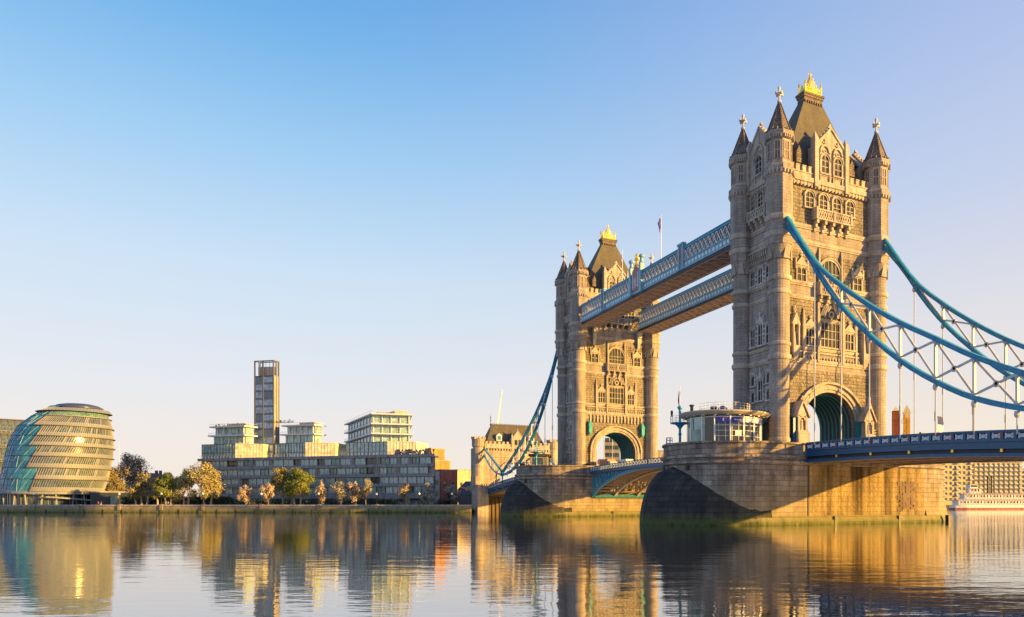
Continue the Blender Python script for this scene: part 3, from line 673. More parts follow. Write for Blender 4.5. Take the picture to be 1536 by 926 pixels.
for nm in ('stained_wall',):
    t_ = M[nm].node_tree; b_ = t_.nodes['Principled BSDF']; src = b_.inputs['Base Color'].links[0].from_socket; tc_ = N(t_, 'ShaderNodeTexCoord')
    blk = ramp(t_, noise_n(t_, tc_.outputs['UV'], 1.0, 3, .55, stretch=(.33, .012, 1)), [(.40, (.22, .19, .15)), (.47, (.75, .72, .68)), (.52, (1, 1, 1))])
    t_.links.new(mixc(t_, 1, src, blk, 'MULTIPLY'), b_.inputs['Base Color'])
MB().box(10.6, 10.665, -8.8, 15.5, 1.35, 8.95).build('river_face', M['stained_wall'], p0)
MB().box(10.6, 10.74, -9.1, -8.85, 1.3, 8.9).build('drain_pipe', M['dark_steel'], p0)
pier(-82.3, 'farther stone river pier under the farther tower').scale = (1, .9, 1)

# ---------------------------------------------------------------- high level walkways
def walkway(s, label):
    XA, XB = -74.9, -7.4; Y0, Y1 = sorted((s*5.2, s*10.5)); ZB, ZT = 47.3, 51.9
    t = thing('high_level_walkway', label, 'walkway', ((XA+XB)/2, s*7.85, ZB), group='high level walkways between the towers')
    off = (-(XA+XB)/2, -s*7.85, -ZB); L = XB - XA
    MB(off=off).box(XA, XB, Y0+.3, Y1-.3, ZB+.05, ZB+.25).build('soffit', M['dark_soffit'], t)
    mb = MB(off=off); 
    for i in range(27):
        x = XA + .3 + (L-.6)*i/26; mb.box(x-.12, x+.12, Y0+.3, Y1-.3, ZB-.12, ZB+.06)
        if i < 26: 
            x2 = XA+.3+(L-.6)*(i+1)/26; a, b = (Y0+.4, Y1-.4) if s < 0 else (Y1-.4, Y0+.4)
            mb.beam((x, a, ZB-.06), (x2, b, ZB-.06), .2, .16); 
            for q in (.25, .5, .75): mb.box(x+(x2-x)*q-.04, x+(x2-x)*q+.04, Y0+.3, Y1-.3, ZB-.05, ZB+.06)
    for y in (Y0+.55, Y1-.55): mb.box(XA, XB, y-.15, y+.15, ZB-.15, ZB+.05)
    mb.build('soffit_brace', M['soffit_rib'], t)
    for y, sg in ((Y0, -1), (Y1, 1)):
        f = lambda a, b: sorted((y + sg*(-a), y + sg*(-b)))
        MB(off=off).box(XA, XB, *f(0, .3), ZB-.1, ZB+.35).build('bottom_flange', M['blue_dark'], t)
        mb = MB(off=off).box(XA, XB, *f(-.12, .25), ZB+.35, ZB+.55).box(XA, XB, *f(.06, .2), ZB+.55, ZB+1.75).box(XA, XB, *f(-.1, .25), ZB+1.75, ZB+1.95)
        n = 56
        for i in range(n+1): x = XA+L*i/n; mb.box(x-.1, x+.1, *f(0, .2), ZB+.55, ZB+1.75)
        mb.build('panel_band', M['sky_paint'], t)
        mb = MB(off=off)
        for i in range(n): x = XA+L*(i+.5)/n; mb.box(x-.3, x+.3, *f(0.03, .15), ZB+.9, ZB+1.42)
        mb.box(XA+.3, XB-.3, *f(.07, .12), ZB+1.12, ZB+1.2); mb.build('panel_rosette', M['white_paint'], t)
        MB(off=off).box(XA, XB, *f(-.12, .3), ZT-.5, ZT-.12).box(XA, XB, *f(-.22, .4), ZT-.12, ZT+.03).build('top_chord', M['teal_paint'], t)
        mb = MB(off=off); n = 48; yy = y - sg*.08; a, b = ZB+1.95, ZT-.5
        for i in range(n):
            x = XA+L*i/n; x2 = XA+L*(i+1)/n
            mb.beam((x, yy, a), (x2, yy, b), .16, .1, (0, 1, 0)); mb.beam((x2, yy-sg*.03, a), (x, yy-sg*.03, b), .16, .1, (0, 1, 0))
            mb.beam(((x+x2)/2, yy, a), (x2, yy, (a+b)/2), .09, .08, (0, 1, 0)); mb.beam((x, yy, (a+b)/2), ((x+x2)/2, yy, b), .09, .08, (0, 1, 0))
        mb.build('lattice', M['white_paint'], t)
        # ornamental piers and the central crest
        for x in (-61.5, -25.2) if s < 0 else ():
            if y != Y0: continue
            p = MB(off=off).box(x-.95, x-.55, *f(-.35, .3), ZB+.35, ZT+.5).box(x+.55, x+.95, *f(-.35, .3), ZB+.35, ZT+.5).box(x-.55, x+.55, *f(-.12, .3), ZB+.6, ZT+.4).box(x-1.15, x+1.15, *f(-.45, .35), ZT+.4, ZT+.75).build('ornamental_pier', M['sky_paint'], t)
            q = MB(off=off).box(x-.45, x+.45, *f(-.18, -.12), ZB+1.2, ZT-.1); q.build('crest', M['crest_paint'], p)
        if s < 0 and y == Y0:
            x = -44.3
            p = MB(off=off)
            for k in (-1, 1):
                p.box(x+k*2.4-.45, x+k*2.4+.45, *f(-.6, .3), ZB+.2, ZT+1.5); p.lathe([(.5, ZT+1.5), (.6, ZT+1.6), (.4, ZT+1.9), (.36, ZT+2.6), (.62, ZT+2.8), (.62, ZT+3.1), (.3, ZT+3.4), (0, ZT+3.5)], x+k*2.4, y-.1, 10)
            p.box(x-2, x+2, *f(-.15, .3), ZB+.4, ZT+.2); p = p.build('ornamental_pier', M['sky_paint'], t)
            q = MB(off=off).prism([(x-1.8, ZB+1.0), (x+1.8, ZB+1.0), (x+1.6, ZT+.6), (x+.8, ZT+1.1), (x, ZT+2.0), (x-.8, ZT+1.1), (x-1.6, ZT+.6)], 'y', *f(-.35, -.15)); q.build('crest', M['crest_paint'], p)
            q = MB(off=off)
            for k in range(9): a = R(40*k); q.beam((x, y-.42, 49.9), (x+1.15*math.cos(a), y-.42, 49.9+1.25*math.sin(a)), .14, .1, (0, 1, 0))
            q.box(x-1.3, x-1.1, y-.45, y-.34, ZB+1.4, ZT); q.box(x+1.1, x+1.3, y-.45, y-.34, ZB+1.4, ZT); q.build('crest_shield', M['white_paint'], p)
            q = MB(off=off).lathe([(.5, ZT+1.7), (.3, ZT+2.2), (.2, ZT+2.6), (.5, ZT+2.8), (.5, ZT+3.2), (.2, ZT+3.4), (.35, ZT+3.8), (.1, ZT+4.2), (0, ZT+4.3)], x, y, 8)
            for k in (-1, 1): q.beam((x, y, ZT+3), (x+k*.8, y, ZT+3), .35)
            q.build('finial', M['gold'], p)
    MB(off=off).taper((XA, XB, Y0+.2, Y1-.2), (XA, XB, Y0+1.6, Y1-1.6), ZT-.1, ZT+.25).build('roof', M['roof_grey'], t)
    return t
walkway(-1, 'nearer high walkway with a heraldic crest at its middle, between the towers')
walkway(1, 'farther high walkway, plain lattice span behind the crested one')
# flags on the near walkway
def flagpole(x, z0, z1, label): 
    t = thing('flagpole', label, 'flagpole', (x, -10.2, z0)); MB().lathe([(.09, 0), (.05, z1-z0-.2), (.11, z1-z0-.1), (0, z1-z0+.05)], 0, 0, 8).build('pole', M['white_paint'], t); return t
flagpole(-34.1, 51.9, 61.1, 'tall white flagpole with a hanging union flag on the crested walkway')
flagpole(-52.1, 51.9, 59.2, 'white flagpole with a limp white and red flag in front of the far roof')
def limp_flag(x, y, z, w, h, names, label, cat='flag', drape=.35):
    t = thing('flag', label, cat, (x, y, z)); K = 14
    for j, m in enumerate(names):
        vs = []; a, b = j/len(names), (j+1)/len(names)
        mb = MB()
        for side in (0, .03):
            for i in range(K+1):
                q = i/K
                for e in (a, b):
                    sag = h*(1-q); vs.append((-w*(e*drape + .4*e*(1-q)) + .06*math.sin(9*q+4*e), .09*math.sin(7*q+9*e) + side, -h*(q) - e*h*.35))
        m_ = 2*(K+1); fs = []
        for i in range(K): fs += [(2*i, 2*i+1, 2*i+3, 2*i+2), (m_+2*i, m_+2*i+2, m_+2*i+3, m_+2*i+1)]
        mb.add(vs, fs); mb.build('flag_fold', M[m], t)
    return t
limp_flag(-34.2, -10.2, 60.8, 1.7, 2.3, ['flag_red', 'flag_white', 'flag_blue', 'flag_red', 'flag_white', 'flag_blue'], 'limp union flag in red, white and blue on the tallest walkway pole')
limp_flag(-52.2, -10.2, 58.6, .7, 2.9, ['flag_white', 'flag_red', 'flag_white'], 'limp white flag with a red cross hanging before the far slate roof')

# ---------------------------------------------------------------- suspension chains
def cr(pts, x):      # smooth interpolation through points
    for i in range(len(pts)-1):
        if pts[i][0] <= x <= pts[i+1][0]:
            x0, x1 = pts[i][0], pts[i+1][0]; q = (x-x0)/(x1-x0)
            def sl(k):
                k0, k1 = max(0, k-1), min(len(pts)-1, k+1); return (pts[k1][1]-pts[k0][1])/(pts[k1][0]-pts[k0][0])
            h = x1-x0; a, b = pts[i][1], pts[i+1][1]; m0, m1 = sl(i)*h, sl(i+1)*h
            return (2*q**3-3*q*q+1)*a + (q**3-2*q*q+q)*m0 + (-2*q**3+3*q*q)*b + (q**3-q*q)*m1
    return pts[-1][1]
UP = [(0, 48.0), (7, 38.9), (12.8, 33.9), (18.4, 29.9), (24, 26.4), (29.8, 23.3), (35.5, 20.2), (42, 17.3), (48, 14.9), (52, 13.2)]
LO = [(0, 46.6), (4.8, 41.1), (8.8, 35.7), (13.1, 30.8), (18.2, 26.1), (24, 21.6), (29.8, 18.1), (35.5, 15.4), (41.5, 13.6), (47, 12.6), (52, 12.4)]
def zt(d): return 12.35 - .00076*d*d       # parapet top, d metres from the pier face
def chain(Xs, sg, Y, label, hang=True):
    # Xs: where the chain leaves the tower; sg: +1 runs to +X
    t = thing('suspension_chain', label, 'chain', (Xs, Y, 47.0), group='suspension chains of the side spans')
    off = (-Xs, -Y, -47.0); P = lambda d, z, y=0: (Xs+sg*d, Y+y, z)
    for nm, pts, h in (('upper_chord', UP, .56), ('lower_chord', LO, .56)):
        mb = MB(off=off); n = 26
        D = [52*i/n for i in range(n+1)]
        for i in range(n):
            a, b = P(D[i], cr(pts, D[i])), P(D[i+1]+.03, cr(pts, min(52, D[i+1]+.03)))
            mb.beam(a, b, .42, h); mb.beam((a[0], a[1], a[2]+h/2), (b[0], b[1], b[2]+h/2), .72, .09); mb.beam((a[0], a[1], a[2]-h/2), (b[0], b[1], b[2]-h/2), .72, .09)
            mb.beam((a[0], a[1]-.23, a[2]), (b[0], b[1]-.23, b[2]), .05, .16)
        mb.build(nm, M['teal_paint'], t)
    st = [7.0, 12.8, 18.4, 24.0, 29.8, 35.5, 41.2, 46.6]
    for i, d in enumerate(st):
        zu, zl = cr(UP, d)-.3, cr(LO, d)+.3
        MB(off=off).beam(P(d, zl), P(d, zu), .3, .26).beam(P(d-.28, zl+.15), P(d+.28, zl+.15), .5, .5).beam(P(d-.3, zu-.1), P(d+.3, zu-.1), .4, .35).build('web_post', M['grey_steel'], t)
        if i < len(st)-1:
            e = st[i+1]; zu2, zl2 = cr(UP, e)-.3, cr(LO, e)+.3
            mb = MB(off=off).beam(P(d, zu, .08), P(e, zl2, .08), .26, .18, (0, 1, 0)).beam(P(d, zl, -.08), P(e, zu2, -.08), .26, .18, (0, 1, 0))
            tt = (zu-zl)/((zu-zl)+(zu2-zl2)); mx, mz = d+(e-d)*tt, zu+(zl2-zu)*tt
            for k in range(8): a = R(45*k); mb.beam(P(mx, mz, -.18), P(mx+.42*math.cos(a), mz+.42*math.sin(a), -.18), .22, .1, (0, 1, 0))
            mb.build('cross_brace', M['grey_steel'], t)
        zb = cr(LO, d)-.4; zd = zt(max(0, d-3.7))-.5
        if hang and zb > zd+.3:
            MB(off=off).lathe([(.30, zb), (.34, zb-.45), (.2, zb-.7)], P(d, 0)[0], Y, 8).build('hanger_socket', M['grey_steel'], t)
            hb = MB(off=off).tube([P(d, zb-.6), P(d, zd)], .085, 8); zc = (zb+zd)/2 - 1.2 + .6*math.sin(i*2.1)
            if zb-zd > 5: hb.tube([P(d, zc-.6), P(d, zc+.6)], .15, 8)
            hb.build('hanger', M['grey_steel'], t)
    # low pin and the short link up to the abutment
    MB(off=off).beam(P(52.4, 11.9), P(52.4, 14.0), 1.0, .9).beam(P(51.6, 12.9), P(53.3, 12.9), .7, 1.2).beam(P(52.4, 11.9), P(52.4, 9.6), .35).build('pin_link', M['teal_dark'], t)
    mb = MB(off=off); mw = MB(off=off); n = 10; E_ = 74.5
    for i in range(n):
        q, q2 = i/n, (i+1)/n; d, e = 52.8+(E_-52.8)*q, 52.8+(E_-52.8)*q2
        fu = lambda q: 13.2+8.6*q**.95 + 0.6*q; fl = lambda q: 12.5+8.2*q**1.9
        mb.beam(P(d, fu(q)), P(e, fu(q2)), .5, .5); mb.beam(P(d, fl(q)), P(e, fl(q2)), .5, .5)
        if i % 2 == 0 and i: mw.beam(P(d, fl(q)), P(d, fu(q)), .22); mw.beam(P(d, fu(q)), P(e, fl(q2)), .18); mw.beam(P(d, fl(q)), P(e, fu(q2)), .18)
        if i % 3 == 1: mw.tube([P(d, fl(q)), P(d, zt(d-3.7)-.4)], .08, 6)
    mb.build('short_link', M['teal_paint'], t); mw.build('short_link_brace', M['grey_steel'], t)
    return t
chain(6.6, 1, -10.2, 'teal trussed chain nearest the viewer, running down in front of the near tower')
chain(6.6, 1, 10.2, 'teal trussed chain behind, leaving the right turret of the near tower')
chain(-88.9, -1, -10.2, 'teal trussed chain sweeping down left of the far tower to the abutment, nearer side')
chain(-88.9, -1, 10.2, 'teal trussed chain of the far side span, seen through the far arch')

# ---------------------------------------------------------------- suspended side-span decks
def panel_mesh():
    mb = MB(); a, h = .50, .29
    for k in (-1, 1):
        mb.beam((-a, 0, -h*k), (a, 0, h*k), .075, .075, (0, 1, 0)); mb.box(k*a-.035, k*a+.035, -.045, .045, -h, h)
        mb.arc(k*a*.98, 0, .12, .19, -.05, .05, 90 if k > 0 else -90, 270 if k > 0 else 90, 6)
    mb.arc(0, 0, .15, .22, -.06, .06, 0, 360, 10)
    return mb
def deck(Xs, sg, L, label, panels=True):
    t = thing('suspended_deck', label, 'bridge deck', (Xs, 0, ZR), group='suspended side-span decks')
    off = (-Xs, 0, -ZR); P = lambda d, y, z: (Xs+sg*d, y, z); n = int(L/2.87)
    X = [L*i/n for i in range(n+1)]
    def sweep(y0, y1, za, zb, name, m, dz=0):      # z given relative to the parapet top
        mb = MB(off=off); vs = []; fs = []
        for d in X: 
            z = zt(d); vs += [P(d, y0, z+za), P(d, y1, z+za), P(d, y1, z+zb), P(d, y0, z+zb)]
        for i in range(len(X)-1): b = 4*i; fs += [(b+j, b+(j+1) % 4, b+4+(j+1) % 4, b+4+j) for j in range(4)]
        e = 4*(len(X)-1); fs += [(0, 1, 2, 3), (e+3, e+2, e+1, e)]; mb.add(vs, fs); return mb.build(name, M[m], t)
    sweep(-9.2, 9.2, -1.45, -1.12, 'road', 'asphalt')
    for s in (-1, 1):
        y = s*9.8; f = lambda a, b: sorted((y+s*a, y+s*b))
        sweep(*f(-.5, .0), -1.95, -1.2, 'upper_fascia', 'blue_paint'); sweep(*f(-.5, .22), -1.30, -1.12, 'ledge', 'blue_paint')
        sweep(*f(-.4, -.22), -2.6, -1.95, 'web', 'blue_dark'); sweep(*f(-.6, .12), -3.0, -2.6, 'bottom_chord', 'blue_paint'); sweep(*f(-.3, .14), -2.12, -1.95, 'middle_ledge', 'blue_paint')
        sweep(*f(-.22, .1), -.2, 0, 'handrail', 'blue_paint'); sweep(*f(-.2, -.13), -1.14, -.2, 'parapet_backing', 'blue_dark')
        mb = MB(off=off); k = 0; pm = None; NP = int(L/1.72)
        for i in range(NP+1):
            d = L*i/NP; z = zt(d); mb.beam(P(d, y-s*.06, z-1.15), P(d, y-s*.06, z-.15), .3, .3, (0, 1, 0))
        mb.beam(P(0, y-s*.06, zt(0)-1.05), P(.1, y-s*.06, zt(0)-1.05), .1); 
        for i in range(NP):
            d0, d1 = L*i/NP, L*(i+1)/NP
            for q in (-1.04, -.24): mb.beam(P(d0, y-s*.05, zt(d0)+q), P(d1, y-s*.05, zt(d1)+q), .12, .2)
        mb.build('parapet_frame', M['blue_paint'], t)
        if panels:
            for i in range(NP):
                d = L*(i+.5)/NP; z = zt(d)-.66
                if pm is None: pm = panel_mesh().build('parapet_panel', M['flag_white'], t); o = pm
                else: o = dup(pm, (0, 0, 0), t)
                o.location = Vector(P(d, y-s*.03, z)) + Vector(off); sl_ = math.atan2(zt(d+1)-zt(d), sg); o.rotation_euler = (0, -math.atan((zt(d+1)-zt(d))*sg), 0)
                if i % 4 == 3:
                    b = MB(off=off).box(*sorted((P(d+.72, 0, 0)[0]-.12, P(d+.72, 0, 0)[0]+.12)), *f(0.02, .12), zt(d)-.95, zt(d)-.4); b.build('red_plaque', M['red_paint'], t)
                    b = MB(off=off).box(P(d+.72, 0, 0)[0]-.17, P(d+.72, 0, 0)[0]+.17, *f(-.2, .02), zt(d)-2.5, zt(d)-2.12); b.build('gilt_boss', M['gold'], t)
    mb = MB(off=off)     # cross girders and stringers underneath
    for i in range(n+1): d = X[i]; z = zt(d); mb.beam(P(d, -9.3, z-2.2), P(d, 9.3, z-2.2), .3, 1.3)
    for y in (-7.5, -5, -2.5, 0, 2.5, 5, 7.5):
        for i in range(n): mb.beam(P(X[i], y, zt(X[i])-1.75), P(X[i+1], y, zt(X[i+1])-1.75), .2, .6)
    for y in (-8.2, -3, 3, 8.2): 
        for i in range(n): mb.beam(P(X[i], y, zt(X[i])-2.9), P(X[i+1], y, zt(X[i+1])-2.9), .18, .12)
    mb.build('floor_girder', M['soffit_paint'], t)
    return t
deck(11.15, 1, 81, 'near side-span deck in royal blue with white lattice parapet panels, at the right')
deck(-93.45, -1, 68, 'far side-span deck in blue, between the far pier and the abutment arch')

# ---------------------------------------------------------------- bascule leaves
def bascule(Xp, sg, label):
    L = 30.4
    t = thing('bascule_leaf', label, 'bridge deck', (Xp, 0, ZR), group='bascule leaves over the central channel')
    off = (-Xp, 0, -ZR); P = lambda d, y, z: (Xp+sg*d, y, z); n = 16; X = [L*i/n for i in range(n+1)]
    top = lambda d: 12.0 + .55*math.sin(math.pi/2*d/L); low = lambda d: 4.6 + 5.9*(1-(1-d/L)**2)**.75 if d < L else 10.5
    def sweep(y0, y1, fa, fb, name, m, parent=t):
        mb = MB(off=off); vs = []; fs = []
        for d in X: vs += [P(d, y0, fa(d)), P(d, y1, fa(d)), P(d, y1, fb(d)), P(d, y0, fb(d))]
        for i in range(n): b = 4*i; fs += [(b+j, b+(j+1) % 4, b+4+(j+1) % 4, b+4+j) for j in range(4)]
        fs += [(0, 1, 2, 3), (4*n+3, 4*n+2, 4*n+1, 4*n)]; mb.add(vs, fs); return mb.build(name, M[m], t)
    sweep(-8.9, 8.9, lambda d: top(d)-1.5, lambda d: top(d)-1.15, 'road', 'asphalt')
    for s in (-1, 1):
        y = s*9.6; f = lambda a, b: sorted((y+s*a, y+s*b))
        sweep(*f(-.3, .12), lambda d: top(d)-1.75, lambda d: top(d)-1.1, 'fascia', 'blue_paint'); sweep(*f(-.2, .1), lambda d: top(d)-.18, top, 'handrail', 'blue_paint')
        mb = MB(off=off); mw = MB(off=off); NP = 21
        for i in range(n): mb.beam(P(X[i], y, top(X[i])-1.06), P(X[i+1], y, top(X[i+1])-1.06), .1, .12)
        for i in range(NP+1):
            d = L*i/NP; mb.beam(P(d, y, top(d)-1.1), P(d, y, top(d)-.1), .26, .22, (0, 1, 0))
            if i < NP: 
                e = L*(i+1)/NP; m_ = (d+e)/2
                mw.beam(P(d+.25, y, top(d)-.98), P(e-.25, y, top(e)-.3), .1, .08, (0, 1, 0)); mw.beam(P(d+.25, y, top(d)-.3), P(e-.25, y, top(e)-.98), .1, .08, (0, 1, 0)); mw.beam(P(m_-.35, y, top(m_)-.62), P(m_+.35, y, top(m_)-.62), .08, .5); mw.beam(P(m_, y, top(m_)-1), P(m_, y, top(m_)-.25), .12, .08, (0, 1, 0))
        mb.build('parapet_frame', M['blue_paint'], t); mw.build('parapet_panel', M['flag_white'], t)
    for k, y in enumerate((-8.9, -3.1, 3.1, 8.9)):
        outer = abs(y) > 8
        sweep(y-.3, y+.3, low, lambda d: low(d)+.55, 'arched_chord', 'teal_paint' if outer else 'cabin_cream')
        mb = MB(off=off)
        for i in range(n):
            d, e = X[i], X[i+1]
            if top(d)-1.6-low(d) > .6: mb.beam(P(d, y, low(d)+.5), P(d, y, top(d)-1.5), .3, .3); mb.beam(P(d, y, top(d)-1.6), P(e, y, low(e)+.3), .24, .24)
        mb.build('girder_web', M['teal_paint' if outer else 'cabin_cream'], t)
    mb = MB(off=off)
    for i in range(1, n+1): d = X[i]; mb.beam(P(d, -8.8, top(d)-1.75), P(d, 8.8, top(d)-1.75), .25, .5); mb.beam(P(d, -8.8, low(d)+.25), P(d, 8.8, low(d)+.25), .2, .25)
    for i in range(n):
        d, e = X[i], X[i+1]
        for a, b in ((-8.8, -3.1), (-3.1, 3.1), (3.1, 8.8)): mb.beam(P(d, a, low(d)+.25), P(e, b, low(e)+.25), .14)
    for y in (-6, 0, 6): mb.beam(P(0, y, top(0)-1.7), P(L, y, top(L)-1.7), .3, .4)
    mb.build('floor_girder', M['soffit_paint'], t)
    MB(off=off).beam(P(.35, -8.6, 5.0), P(.35, 8.6, 5.0), .5, .8).build('nose_beam', M['teal_dark'], t)
bascule(-71.55, 1, 'farther bascule leaf with arched teal girder beside the far pier')
bascule(-10.75, -1, 'nearer bascule leaf, mostly hidden behind the near pier')

# ---------------------------------------------------------------- abutment tower
def abutment():
    X = -162.0
    t = thing('abutment_tower', 'low gatehouse tower with slate roof and wide arch at the far end of the bridge', 'tower', (X, 1.5, 2.0))
    off = (-X, -1.5, -2.0); f = lambda p: Vector((X + p.y, p.x, p.z))
    HW, SP = 6.4, 12.2; yc = 1.5
    arch = [(yc+HW*math.cos(R(a)), SP + HW*.85*math.sin(R(a))) for a in range(180, -1, -12)]
    prof = [(-12, 1), (yc-HW, 1), (yc-HW, 7.2)] + arch + [(yc+HW, 7.2), (yc+HW, 1), (15, 1), (15, 22.6), (-12, 22.6)]
    MB(off=off).prism(prof, 'x', X-11, X).build('wall', M['abutment_stone'], t)
    mb = MB(f, off); mb.arc(yc, SP, HW, HW+.5, 0, .2, 0, 180, 20, .85); mb.arc(yc, SP, HW+.5, HW+1.1, 0, .45, 0, 180, 20, .85)
    for s in (-1, 1): a, b = sorted((yc+s*HW, yc+s*(HW+1.1))); mb.box(a, b, 0, .3, 7.0, SP)
    mb.build('arch', M['carved'], t)
    for y in (-12, 15):
        mb = MB(off=off, cyl=(X-1.2, y, 1.8)).lathe([(2.3, 1), (2.2, 7), (1.85, 7.5), (1.85, 22.4), (2.2, 22.9), (2.2, 25.2), (1.8, 25.2)], X-1.2, y, 16)
        tu = mb.build('turret', M['abutment_stone'], t); mb = MB(off=off)
        for k in range(8): a = R(45*k); mb.box(X-1.2+2.0*math.cos(a)-.4, X-1.2+2.0*math.cos(a)+.4, y+2.0*math.sin(a)-.4, y+2.0*math.sin(a)+.4, 25.2, 26.1)
        mb.lathe([(1.9, 25.0), (2.25, 25.0), (2.25, 25.3), (1.9, 25.3)], X-1.2, y, 16); mb.build('battlement', M['carved'], tu)
    mb = MB(f, off); mb.box(-10.3, 13.2, 0, .5, 22.2, 22.9); mb.box(-10.3, 13.2, -.4, .3, 22.9, 23.8); u = -10
    while u < 13: mb.box(u, u+.8, -.4, .3, 23.8, 24.6); u += 1.5
    for i in range(24): u = -10+22.8*i/23; mb.box(u-.15, u+.15, 0, .4, 21.5, 22.2)
    mb.box(-10.3, 13.2, 0, .25, 19.2, 19.5); mb.build('parapet', M['carved'], t)
    mb = MB(f, off); mb.prism([(-.6, 22.8), (3.6, 22.8), (3.6, 25.6), (1.5, 28.4), (-.6, 25.6)], 'y', -2.6, .35)
    for s in (-.6, 3.6): mb.box(s-.25, s+.25, 0, .6, 21.5, 26.6); mb.taper((s-.25, s+.25, 0, .6), (s-.02, s+.02, .2, .3), 26.6, 27.6)
    mb.box(1.4, 1.6, -.1, .2, 28.2, 29.2); mb.beam((-.7, 0, 25.7), (1.5, 0, 28.6), .9, .2); mb.beam((3.7, 0, 25.7), (1.5, 0, 28.6), .9, .2); gb_ = mb.build('gable', M['carved'], t)
    w_ = MB(f, off).box(.3, 1.3, .36, .40, 23.6, 25.4).box(1.7, 2.7, .36, .40, 23.6, 25.4); w_.build('window', M['old_glass'], gb_)
    for u in (-7.2, 10.2):
        o = MB(f, off).box(u-.7, u+.7, 0, .25, 15.8, 18.6).build('window', M['carved'], t); MB(f, off).box(u-.3, u+.3, .25, .28, 16.3, 18.1).build('pane', M['old_glass'], o)
    rf = MB(off=off).taper((X-10, X-1, -9.5, 12.5), (X-6.0, X-5.0, -6.4, 9.4), 22.8, 30.6).build('roof', M['slate'], t)
    mb = MB(off=off).box(X-6.1, X-4.9, -6.4, 9.4, 30.6, 30.95)
    for i in range(28): y = -6.2+15.4*i/27; mb.box(X-5.6, X-5.4, y-.16, y+.16, 30.95, 31.35)
    mb.build('ridge_cresting', M['dark_steel'], rf)
    for y in (-6.5, 9.5): MB(off=off).lathe([(.3, 30.6), (.3, 31), (.1, 31.2), (.1, 32.2), (.25, 32.4), (.1, 32.6), (.1, 33.2), (.24, 33.4), (.08, 33.7), (0, 34.6)], X-5.5, y, 8).build('finial', M['dark_steel'], rf)
    for y in (-4.6, 7.2):
        d = MB(off=off).prism([(y-.9, 25), (y+.9, 25), (y+.9, 26.9), (y, 27.6), (y-.9, 26.9)], 'x', X-4.5, X-1.6).build('dormer', M['white_render'], rf); MB(off=off).box(X-1.6, X-1.55, y-.6, y+.6, 25.3, 26.7).build('dormer_window', M['city_glass'], d)
    MB(off=off).box(X-11, X+3.5, -13.5, -9.8, -3, 9.2).build('abutment_base', M['abutment_stone'], t); MB(off=off).box(X-11, X+1.5, 11.2, 17, -3, 9.2).build('abutment_base', M['abutment_stone'], t); MB(off=off).box(X-3, X+3.5, -14.2, -12.6, 9.2, 12.4).build('parapet_pier', M['abutment_stone'], t)
    mb = MB(off=off); u = -13.4
    while u < -9.8: mb.box(X-3, X+3.4, u, u+.4, 9.2, 9.8); u += .8
    mb.build('base_battlement', M['carved'], t)
abutment()
for i in range(9):
    y = -9.2 + i*1.35
    o = MB().lathe([(.34, -2), (.32, 5.2+.3*math.sin(i*3)), (.2, 5.4+.3*math.sin(i*3))], 0, 0, 8).build('mooring_pile', M['wood_pile'], loc=(-160.4, y, 0))
    tag(o, 'upright timber pile standing in the water before the abutment base', 'pile', 'timber piles at the abutment')
tag(MB().box(-161.6, -160.6, -9.6, 3, 5.6, 6.4).box(-162, -161.5, -9.6, 3, -2, 5.8).build('timber_staging', M['wood_pile']), 'timber staging beam on top of the piles at the abutment', 'staging')

# ================================================================ FAR BANK
GZ = 2.2
def broot(name, label, cat, px, a, group=None, rz=0.0, z=None): return thing(name, label, cat, pt(px, a, GZ if z is None else z), BROT + rz, group)
def vang(px): return -math.atan((px-PX0)/F)
def lx(px, px0, a): return (px - px0) / F * a
def lz(py, a): return hz(py, a) - GZ
# quay wall
t = broot('quay_wall', 'long stone quay wall with pale coping and green weed along the waterline', 'wall', 300, 261.5, z=0.0)
xa, xb = lx(-900, 300, 261.5), lx(706, 300, 261.5)
MB().box(xa, xb, 0, .9, -2, 2.25).build('masonry', M['bank_stone'], t)
MB().box(xa, xb, -.2, 1.1, 2.25, 2.75).build('coping', M['pale_cladding'], t)
LAMPS = [51, 179, 242, 304.5, 392, 478, 565, 629, 678]
for px in LAMPS + [-80, 118]: MB().box(lx(px, 300, 261.5)-.45, lx(px, 300, 261.5)+.45, -.35, 1.0, .9, 2.85).build('pedestal', M['bank_stone'], t)
for k in range(24): x = lx(12+28.5*k, 300, 261.5); MB().box(x-.1, x+.1, -.15, .0, -1, 1.2).build('fender', M['black'], t)
w0 = [('beside the round office block entrance', 51), ('in front of the low dark pavilion', 179), ('at the foot of the green tree', 242), ('before the big golden tree', 304.5), ('between the two first blossom trees', 392), ('right of the broad green tree', 478), ('right of the blossom pair', 565), ('left of the grey blossom trees', 629), ('nearest the bridge abutment', 678)]
lp = None
for where, px in w0:
    if lp is None:
        lp = broot('street_lamp', '', 'lamp', px, 262, 'quay street lamps')
        MB().lathe([(.3, .7), (.22, 1.0), (.12, 1.4), (.09, 3.6), (.2, 3.7), (.2, 3.8)], 0, 0, 8).build('post', M['black'], lp)
        MB().lathe([(.12, 3.8), (.3, 3.95), (.36, 4.2), (.28, 4.45), (.1, 4.6), (0, 4.65)], 0, 0, 10).build('globe', M['lamp_white'], lp); o = lp
    else: o = copy_tree(lp); o.location = pt(px, 262, GZ)
    o['label'] = 'black quay lamp with white globe ' + where

